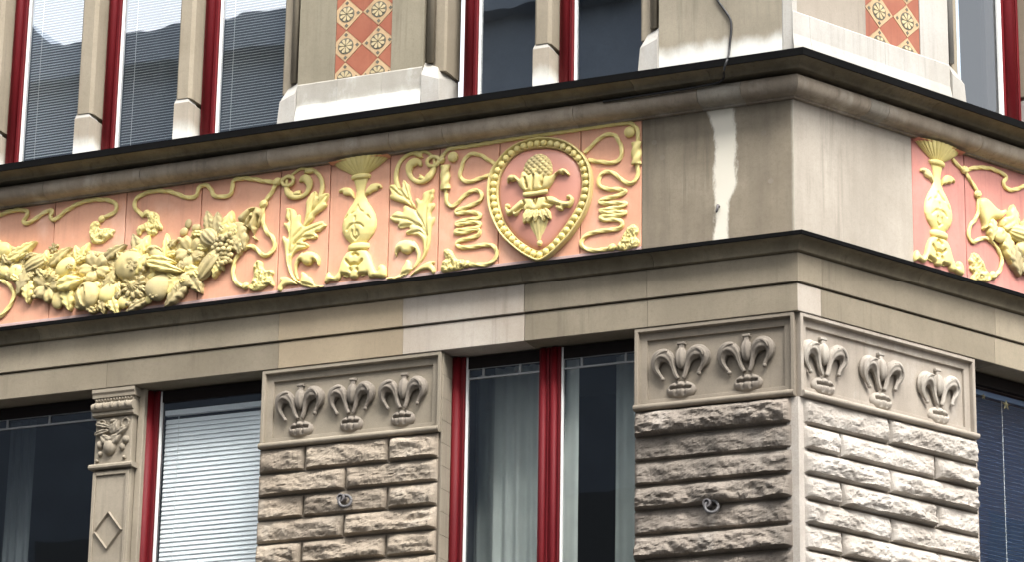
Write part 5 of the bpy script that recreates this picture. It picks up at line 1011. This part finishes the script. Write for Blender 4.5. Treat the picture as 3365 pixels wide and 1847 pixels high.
uwin('L', -6.545, -5.80, (-6.545, -6.425), 'upper window with grey blinds nearest the left edge')
uwin('L', -5.677, -4.92, (-5.677, -5.560), 'upper window with grey blinds between two stone mullions')
uwin('L', -4.806, -3.98, (-4.806, -4.680), 'upper window with grey blinds next to the tiled pier')
uwin('L', -2.602, -1.95, (-2.602, -2.490), 'upper window without blinds just past the tiled pier')
uwin('L', -1.837, -1.08, (-1.837, -1.725), 'dark upper window beside the corner block')
uwin('R', 1.66, 2.507, (2.340, 2.507), 'upper window past the corner with a bluish curtain', 'right')
uwin('R', 2.64, 3.30, (3.16, 3.30), 'upper window at the end of the front', 'right')
for fc, a, b in (('L', -6.56, -3.95), ('L', -2.62, -1.05), ('R', 1.64, 3.32)): room(fc, a, b, 9.6, UZ, UF - .075)
# upper piers
def upper_pier(face, x0, x1, mat, strip, cx_cols, dxt, label, left=True, right=True, corner=None):
    p = empty('upper_pier', B, face=face); p['label'] = label
    a, b = x0, x1
    if strip:
        s0, s1 = strip
        sub('pier_block', box(a, s0 - .002, -.40, 0, 10.205, UZ, .0), mat, p) if not corner == 'R' else sub('pier_block', prism([(-.06, 10.205), (0, 10.205), (0, UZ), (-.06, UZ)], a, s0 - .002, -MITRE, 0), mat, p)
        sub('pier_block', box(s1 + .002, b, -.40, 0, 10.205, UZ), mat if face == 'L' else 'lime_and_skylight', p)
        sub('strip_bed', box(s0 - .0015, s1 + .0015, -.40, -.012, 10.205, UZ), 'tile_joint', p)
    else:
        sub('pier_block', prism([(-.06, 9.815), (0, 9.815), (0, UZ), (-.06, UZ)], a, b - .075, 0, 0), mat, p)
    return p
upper_pier('L', -3.888, -2.852, 'upper', (-3.581, -3.118), None, .267, 'upper pier with a strip of red and cream diamond tiles')
upper_pier('L', -.997, 0, 'upper_bounce', None, None, 0, 'plain corner pier above the cornice with a black cable')
upper_pier('R', 0.045, 1.566, 'upper_r', (.723, 1.273), None, .285, 'pale upper pier past the corner with a tile strip', corner=None)
# pale chamfered arris at the upper corner
bpart('corner_arris', prism_z([(-.0745, -.06), (-.0745, .0), (-.066, .004), (.004 * MITRE, .004), (.02, -.06)], 9.815, UZ), 'lime_and_skylight', 'L')
bpart('corner_arris', prism_z([(.0445, -.06), (.0445, .002), (-.004 * MITRE, .004), (-.02, -.06)], 10.20, UZ), 'lime_and_skylight', 'R')
# roll and jamb at the sides of the piers
def jamb(face, x, s, mat='mullion'):
    p = empty('window_jamb', B, face=face)
    def X(d): return x + s * d
    def pz(pr, z0, z1): return prism_z(pr, z0, z1)
    sub('jamb_roll', tube([(0, 0), (0, UZ - 10.24)], .030, n0=0, step=3, sides=14), mat if face == 'L' else 'lime_and_skylight', p, True, None, L3(X(.046), -.030, 10.24))
    sub('jamb_face', pz([(X(.078), -.30), (X(.078), -.05), (X(.145), -.05), (X(.16), -.065), (X(.16), -.30)], 10.17, UZ), mat, p)
    sub('jamb_back', pz([(X(.001), -.30), (X(.001), -.055), (X(.077), -.055), (X(.077), -.30)], 10.17, UZ), 'mortar', p)
    v = [(X(.002), .030, 9.815), (X(.155), .030, 9.815), (X(.155), -.30, 9.815), (X(.002), -.30, 9.815), (X(.002), .030, 10.13), (X(.135), .022, 10.08), (X(.150), -.30, 10.168), (X(.002), -.30, 10.22), (X(.002), -.03, 10.245), (X(.10), -.04, 10.20)]
    sub('jamb_stop', (v, [(0, 1, 2, 3), (0, 1, 5, 4), (4, 5, 9, 8), (5, 6, 9), (8, 9, 6, 7), (1, 2, 6, 5), (0, 4, 8, 7, 3), (2, 3, 7, 6)]), 'lime_and_skylight', p)
jamb('L', -3.888, -1); jamb('L', -2.852, 1); jamb('L', -.997, -1); jamb('R', 1.566, 1)
# plinths
def plinth(face, x0, x1, mat, mats2, cuts, ma=0, mb=0, flush=False):
    p = empty('pier_plinth', B, face=face); e = [x0] + list(cuts) + [x1]
    for i, (a, b) in enumerate(zip(e, e[1:])):
        A = ma if i == 0 else 0; Bm = mb if i == len(e) - 2 else 0
        sub('plinth_stone', prism([(-.05, 10.2045), (.0005, 10.2045), (.0005, 9.815), (-.05, 9.815)] if flush else [(-.05, 10.2045), (.004, 10.2045), (.010, 10.195), (.012, 10.03), (.035, 9.93), (.038, 9.815), (-.05, 9.815)], a + (0 if A else .001), b - (0 if Bm else .001), A, Bm), mats2[i % len(mats2)], p)
M['plinth'] = weathered('stone_plinth', (.389, .369, .324), (.324, .305, .259), (.233, .214, .181), .45, rand=.06, pale=(.531, .525, .499), pale_amt=.9)
whitened('w', M['plinth'], 9.96, 10.07)  # plinth colour whitens downwards in place of light bounced off the ledge
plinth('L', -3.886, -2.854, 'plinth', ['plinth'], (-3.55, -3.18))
plinth('R', 0, 1.564, 'lime_and_skylight', ['lime_and_skylight'], (.16, .9), -MITRE, 0)
for face, ext in (('L', (XL, 0)), ('R', (.05, XRt))): bpart('ledge_top', prism([(-.45, 9.806), (.0, 9.806), (.0, 9.8085), (-.45, 9.8085)], *ext), 'plinth', face)
# far ends of the upper storey
bpart('wall', box(XL, -6.7, -.4, .0, 9.82, UZ), 'upper', 'L'); bpart('wall', box(3.31, XRt, -.4, .0, 9.82, UZ), 'upper_r', 'R')
bpart('wall', box(XL, -.05, -.40, .05, UZ + .002, 15.5), 'upper', 'L'); bpart('wall', box(.05, XRt, -.40, .05, UZ + .002, 15.5), 'upper_r', 'R')

# tiles
def clip_poly(P, x0, x1, z0, z1):
    for ax, lim, sg in ((0, x0, 1), (0, x1, -1), (1, z0, 1), (1, z1, -1)):
        o = []
        for i in range(len(P)):
            a, b = P[i], P[(i + 1) % len(P)]; da, db = sg * (a[ax] - lim), sg * (b[ax] - lim)
            if da >= 0: o.append(a)
            if da * db < 0: t = da / (da - db); o.append((a[0] + (b[0] - a[0]) * t, a[1] + (b[1] - a[1]) * t))
        P = o
        if len(P) < 3: return []
    return P
def slab(P, n0, n1):
    k = len(P); v = [(x, n0, z) for x, z in P] + [(x, n1, z) for x, z in P]
    return v, [tuple(range(k)), tuple(range(k, 2 * k))] + [(i, (i + 1) % k, (i + 1) % k + k, i + k) for i in range(k)]
def tiles(face, x0, x1, xc, zc, dx, dz, label):
    p = empty('tile_strip', B, face=face); p['label'] = label
    for i in range(-3, 4):
        for j in range(-3, 12):
            cx_, cz_ = xc + i * dx / 2, zc + j * dz / 2
            if (i + j) % 2: continue
            ros = i % 2 == 0
            g = .0025
            P = clip_poly([(cx_, cz_ + dz / 2 - g), (cx_ + dx / 2 - g, cz_), (cx_, cz_ - dz / 2 + g), (cx_ - dx / 2 + g, cz_)], x0, x1, 10.207, 12.0)
            if len(P) < 3: continue
            t_ = sub('rosette_tile' if ros else 'plain_tile', slab(P, -.030, -.004 if ros else -.006), 'tile_cream' if ros else 'tile_plain', p)
    # inlaid rosettes belong to the strip: ring disc and eight petals
    for i in range(-2, 3, 2):
        for j in range(-2, 12, 2):
            cx_, cz_ = xc + i * dx / 2, zc + j * dz / 2; rr = dx * .24
            C_ = clip_poly([(cx_ + rr * math.cos(R(a)), cz_ + rr * math.sin(R(a))) for a in range(0, 360, 15)], x0, x1, 10.21, 12.0)
            if len(C_) >= 3: sub('rosette_disc', slab(C_, -.01, -.0025), 'tile_dark', p)
            for q in range(8):
                an = R(22.5 + 45 * q); pts = [(cx_ + rr * .90 * (t * math.cos(an)) - w * rr * math.sin(an), cz_ + rr * .90 * (t * math.sin(an)) + w * rr * math.cos(an)) for t, w in ((.12, 0), (.55, .15), (.86, .19), (1.0, 0), (.86, -.19), (.55, -.15))]
                C2 = clip_poly(pts, x0, x1, 10.212, 12.0)
                if len(C2) >= 3: sub('rosette_petal', slab(C2, -.006, .0015), 'petal', p)
            for sx, sz in ((1, 0), (-1, 0), (0, 1), (0, -1)):
                tx, tz = cx_ + sx * dx * .355, cz_ + sz * dz * .355; q = .016
                C3 = clip_poly([(tx - q, tz), (tx, tz - q), (tx + q, tz), (tx, tz + q)], x0, x1, 10.212, 12)
                if len(C3) >= 3: sub('corner_inlay', slab(C3, -.006, -.002), 'tile_dark', p)
tiles('L', -3.580, -3.119, -3.496, 10.462, .268, .256, 'strip of red and cream diamond tiles between the upper windows')
tiles('R', .724, 1.272, .863, 10.436 - .256, .284, .256, 'strip of diamond tiles past the corner')

# ---------------------------------------------------------------- blinds, curtains and small things
def blind(face, x0, x1, z0, z1, n, pitch, mat, label, tilt=35, depth=.026, cords=(.15, .85), group=None):
    b = empty('window_blind', None, at(face, x0, n, z0), face); tag(b, label, 'blind', group)
    w = x1 - x0; ca, sa = math.cos(R(tilt)), math.sin(R(tilt)); hd = depth / 2
    pr = [(-hd * ca, -hd * sa), (0, .0026), (hd * ca, hd * sa), (hd * ca, hd * sa - .0012), (0, .0014), (-hd * ca, -hd * sa - .0012)]
    me = mesh('slat', prism(pr, 0, w), mat, True, 50)
    k = int((z1 - z0) / pitch)
    for i in range(k): obj('slat', me, b, L3(0, 0, i * pitch + pitch * .5))
    for c_ in cords: obj('cord', mesh('cord', box(w * c_ - .0016, w * c_ + .0016, hd + .002, hd + .0045, 0, z1 - z0), 'cord'), b)
    obj('head_rail', mesh('head_rail', box(0, w, -.02, .02, z1 - z0 + .001, z1 - z0 + .04, .002), mat), b)
G1 = 'slatted blinds behind the upper windows'
blind('L', -6.41, -5.80, 9.72, 12.3, UF - .085, .0225, 'slat_grey', 'grey slatted blind in the leftmost upper window', -40, group=G1)
blind('L', -5.545, -4.92, 9.72, 12.3, UF - .085, .0225, 'slat_grey', 'grey slatted blind in the upper window between two mullions', -30, group=G1)
blind('L', -4.665, -3.96, 9.72, 12.3, UF - .085, .0225, 'slat_grey', 'grey slatted blind in the upper window next to the tiled pier', -30, group=G1, cords=(.12, .86))
blind('L', -5.005, -4.0, 5.6, 7.80, NF - .095, .0345, 'slat', 'bright white slatted blind in the window beside the carved pilaster', -74, .036, (.12,))
blind('R', 1.66, 2.59, 5.6, 7.83, NF - .095, .0300, 'slat_blue', 'dark blue slatted blind with hanging stars, past the corner', 30, .030, (.62,))
def curtain(face, x0, x1, z0, z1, n, mat, label, folds=9, amp=.025, lean=0.0, seed=1):
    o = empty('curtain', None, at(face, 0, 0, 0), face); rnd = random.Random(seed); nu, nv = folds * 8, 10; v, f = [], []
    ph = [rnd.uniform(0, 6) for _ in range(4)]
    for side in (0, 1):
        for i in range(nv + 1):
            for j in range(nu + 1):
                t, q = j / nu, i / nv; xx0 = x0 + lean * (1 - q); xx1 = x1 + (lean * .0) ; x = xx0 + (xx1 - xx0) * t
                a = amp * (.6 * math.sin(2 * math.pi * folds * t + ph[0] + .6 * q) + .4 * math.sin(2 * math.pi * folds * .43 * t + ph[1]))
                v.append((x, n + a - side * .0015, z0 + (z1 - z0) * q))
    m = nu + 1; k = m * (nv + 1)
    for s_ in (0, k):
        for i in range(nv):
            for j in range(nu): f.append((s_ + i * m + j, s_ + i * m + j + 1, s_ + (i + 1) * m + j + 1, s_ + (i + 1) * m + j))
    me = mesh('curtain_cloth', (v, f), mat, True); COL.objects.unlink(o); bpy.data.objects.remove(o)
    c_ = obj('curtain', me, None, (0, 0, 0), face); tag(c_, label, 'curtain'); return c_
curtain('L', -2.44, -1.96, 5.4, 7.98, NF - .36, 'curtain_pale', 'pale sheer curtain in the first light of the two-light window', 5, .03, seed=3)
curtain('L', -2.70, -2.44, 5.4, 7.98, NF - .50, 'curtain', 'shaded curtain fold behind the first light of the two-light window', 3, .03, seed=8)
curtain('L', -1.52, -1.10, 5.4, 7.98, NF - .36, 'curtain', 'pale curtain drawn against the corner pier', 3, .03, seed=5)
curtain('L', -1.79, -1.70, 5.4, 7.98, NF - .14, 'curtain_pale', 'narrow slanting curtain edge beside the red mullion', 1, .012, lean=-.06, seed=7)
curtain('L', -6.56, -6.34, 5.4, 7.98, NF - .40, 'curtain_dim', 'dim curtain in the dark window beside the carved pilaster', 3, .025, seed=9)
curtain('R', 1.74, 2.03, 9.7, 12.5, UF - .15, 'curtain_blue', 'bluish white curtain in the upper window past the corner', 3, .03, seed=12)
# stars hanging in the blind window past the corner
def star(x, z, r, label):
    n = NF - .058; P = [(r * (1 if i % 2 == 0 else .42) * math.sin(math.pi * i / 5), r * (1 if i % 2 == 0 else .42) * math.cos(math.pi * i / 5)) for i in range(10)]
    v = [(a, 0, b) for a, b in P] + [(0, .006, 0), (0, -.006, 0)]; f = [(i, (i + 1) % 10, 10) for i in range(10)] + [(i, (i + 1) % 10, 11) for i in range(10)]
    o = obj('star_ornament', mesh('star_ornament', (v, f), 'star'), None, at('R', x, n, z), 'R'); tag(o, label, 'ornament', 'stars hung in the blind window')
star(2.265, 7.80, .045, 'brass star hanging on the cord of the dark blue blind'); star(2.03, 7.82, .028, 'small faint star high up beside the pale pier')
# cable over the corner pier and under the cornice
P3 = T['cable']
def tube3(P, r, step=.02, sides=8):
    V = [Vector(p) for p in P]; V = [2 * V[0] - V[1]] + V + [2 * V[-1] - V[-2]]; C = []
    for i in range(1, len(V) - 2):
        a, b, c_, d = V[i - 1:i + 3]; k = max(2, int((c_ - b).length / step))
        for j in range(k): t = j / k; C.append(.5 * ((2 * b) + (c_ - a) * t + (2 * a - 5 * b + 4 * c_ - d) * t * t + (3 * b - a - 3 * c_ + d) * t ** 3))
    v, f = [], []; up = Vector((.3, .8, .5)).normalized()
    for i in range(len(C)):
        tn = (C[min(i + 1, len(C) - 1)] - C[max(i - 1, 0)]).normalized(); a = tn.cross(up); a = a.normalized() if a.length > .01 else Vector((1, 0, 0)); b = tn.cross(a)
        for j in range(sides): th = 2 * math.pi * j / sides; q = C[i] + a * r * math.cos(th) + b * r * math.sin(th); v.append(tuple(q))
    for i in range(len(C) - 1):
        for j in range(sides): k = (j + 1) % sides; f.append((i * sides + j, i * sides + k, (i + 1) * sides + k, (i + 1) * sides + j))
    return v, f
cb = obj('cable', mesh('cable', tube3(P3, .0085), 'cable', True), None, (0, 0, 0), 'L'); tag(cb, 'black cable hanging down the corner pier and under the upper cornice', 'cable')
def anchor(face, x, n, z, label):
    e = empty('wall_anchor', None, at(face, x, n, z), face); tag(e, label, 'anchor', 'iron wall anchors')
    rg_ = [(.044 * math.cos(R(a)), .044 * math.sin(R(a))) for a in range(0, 361, 18)]
    ring = obj('ring', mesh('ring', tube(rg_, .0115, n0=.034, step=.01, sides=10), 'zinc', True), e, (.004, 0, -.012)); ring.rotation_euler = (R(-12), 0, R(14))
    obj('plate', mesh('plate', tube([(0, 0), (.001, .0)], .03, n0=0), 'iron'), e) if False else None
    sh, sf = [], []
    for i, (r_, y) in enumerate(((.024, -.03), (.024, .030), (.030, .032), (.030, .050), (.020, .052), (.018, .036))):
        for j in range(16): sh.append((r_ * math.cos(2 * math.pi * j / 16) - .018, y, r_ * math.sin(2 * math.pi * j / 16) + .020))
    for i in range(5):
        for j in range(16): k = (j + 1) % 16; sf.append((i * 16 + j, i * 16 + k, i * 16 + 16 + k, i * 16 + 16 + j))
    sf += [tuple(range(16)), tuple(range(80, 96))]
    obj('bolt', mesh('bolt', (sh, sf), 'iron', True, 40), e)
anchor('L', -3.341, .058, 6.944, 'iron ring bolt in the rock-faced pier beside the white blind'); anchor('L', -.592, .058, 6.672, 'iron ring bolt in the sooty corner pier')
hk = obj('wall_hook', mesh('wall_hook', tube3([(0, -.01, 0), (0, .03, 0), (.004, .045, -.02), (-.004, .040, -.045), (-.012, .020, -.040)], .009, .01), 'iron', True), None, at('L', -.548, .0, 8.822), 'L'); tag(hk, 'small iron hook at the foot of the white streak', 'hook')

# ---------------------------------------------------------------- the other sides of the streets (mirrored in the panes, and they shade the fronts)
M['far_grey'] = weathered('render_grey', (.19, .225, .275), (.165, .195, .24), rand=.02, gscale=30)
M['far_brown'] = weathered('render_brown', (.27, .19, .165), (.24, .165, .145), rand=.02, gscale=30)
M['far_pale'] = weathered('render_pale', (.16, .16, .16), (.14, .14, .14), rand=.02, gscale=30)
M['roof'] = weathered('roof_slate', (.10, .105, .115), (.08, .085, .095), rand=.02, gscale=30)
M['far_glass'] = plain('far_window_glass', (.03, .035, .04), .08)
def block(face, x0, x1, n0, depth, h, mat, label, rows, cols, roofh=0):
    e = empty('town_building', None, at(face, (x0 + x1) / 2, n0, 0), face); tag(e, label, 'building'); w = x1 - x0
    obj('wall', mesh('wall', box(-w / 2, w / 2, 0, depth, 0, h), mat), e)
    obj('cornice', mesh('cornice', box(-w / 2 - .2, w / 2 + .2, -.35, depth, h + .002, h + .5), mat), e)
    if roofh:
        v = [(-w / 2, 0, h + .51), (w / 2, 0, h + .51), (w / 2, depth, h + .51), (-w / 2, depth, h + .51), (-w / 2 + 2, depth / 2, h + roofh), (w / 2 - 2, depth / 2, h + roofh)]
        obj('roof', mesh('roof', (v, [(0, 1, 2, 3), (0, 1, 5, 4), (1, 2, 5), (2, 3, 4, 5), (3, 0, 4)]), 'roof'), e)
    wm = mesh('window', box(-.55, .55, -.02, .05, 0, 1.8), 'far_glass'); fm = mesh('frame', box(-.66, .66, -.06, -.025, -.14, -.02), 'far_pale')
    for i in range(rows):
        for j in range(cols):
            o = obj('window', wm, e, (-w / 2 + w * (j + .5) / cols, .0, 1.2 + (h - 1.5) * i / rows)); obj('sill', fm, o)
block('L', -40, -4, 15.5, 12, 17.8, 'far_grey', 'long grey building across the street, mirrored in the upper windows', 4, 14)
block('R', 9, 44, 17, 12, 15.0, 'far_brown', 'brown building across the other street, mirrored in the blind window', 4, 13)
tb = block('L', 4.5, 30, 19.5, 14, 34, 'far_grey', 'tall grey building on the opposite corner behind the viewer', 9, 9)

ge = empty('gabled_house', None, at('L', -17.4, 16.2, 0), 'L'); tag(ge, 'gabled house end showing over the long grey building', 'building')
obj('gable_wall', mesh('gable_wall', ([(-1.1, 0, 17.0), (1.1, 0, 17.0), (1.1, 0, 18.2), (0, 0, 19.3), (-1.1, 0, 18.2), (-1.1, 9, 17.0), (1.1, 9, 17.0), (1.1, 9, 18.2), (0, 9, 19.3), (-1.1, 9, 18.2)], [(0, 1, 2, 3, 4), (5, 6, 7, 8, 9), (0, 1, 6, 5), (1, 2, 7, 6), (2, 3, 8, 7), (3, 4, 9, 8), (4, 0, 5, 9)]), 'far_grey'), ge)
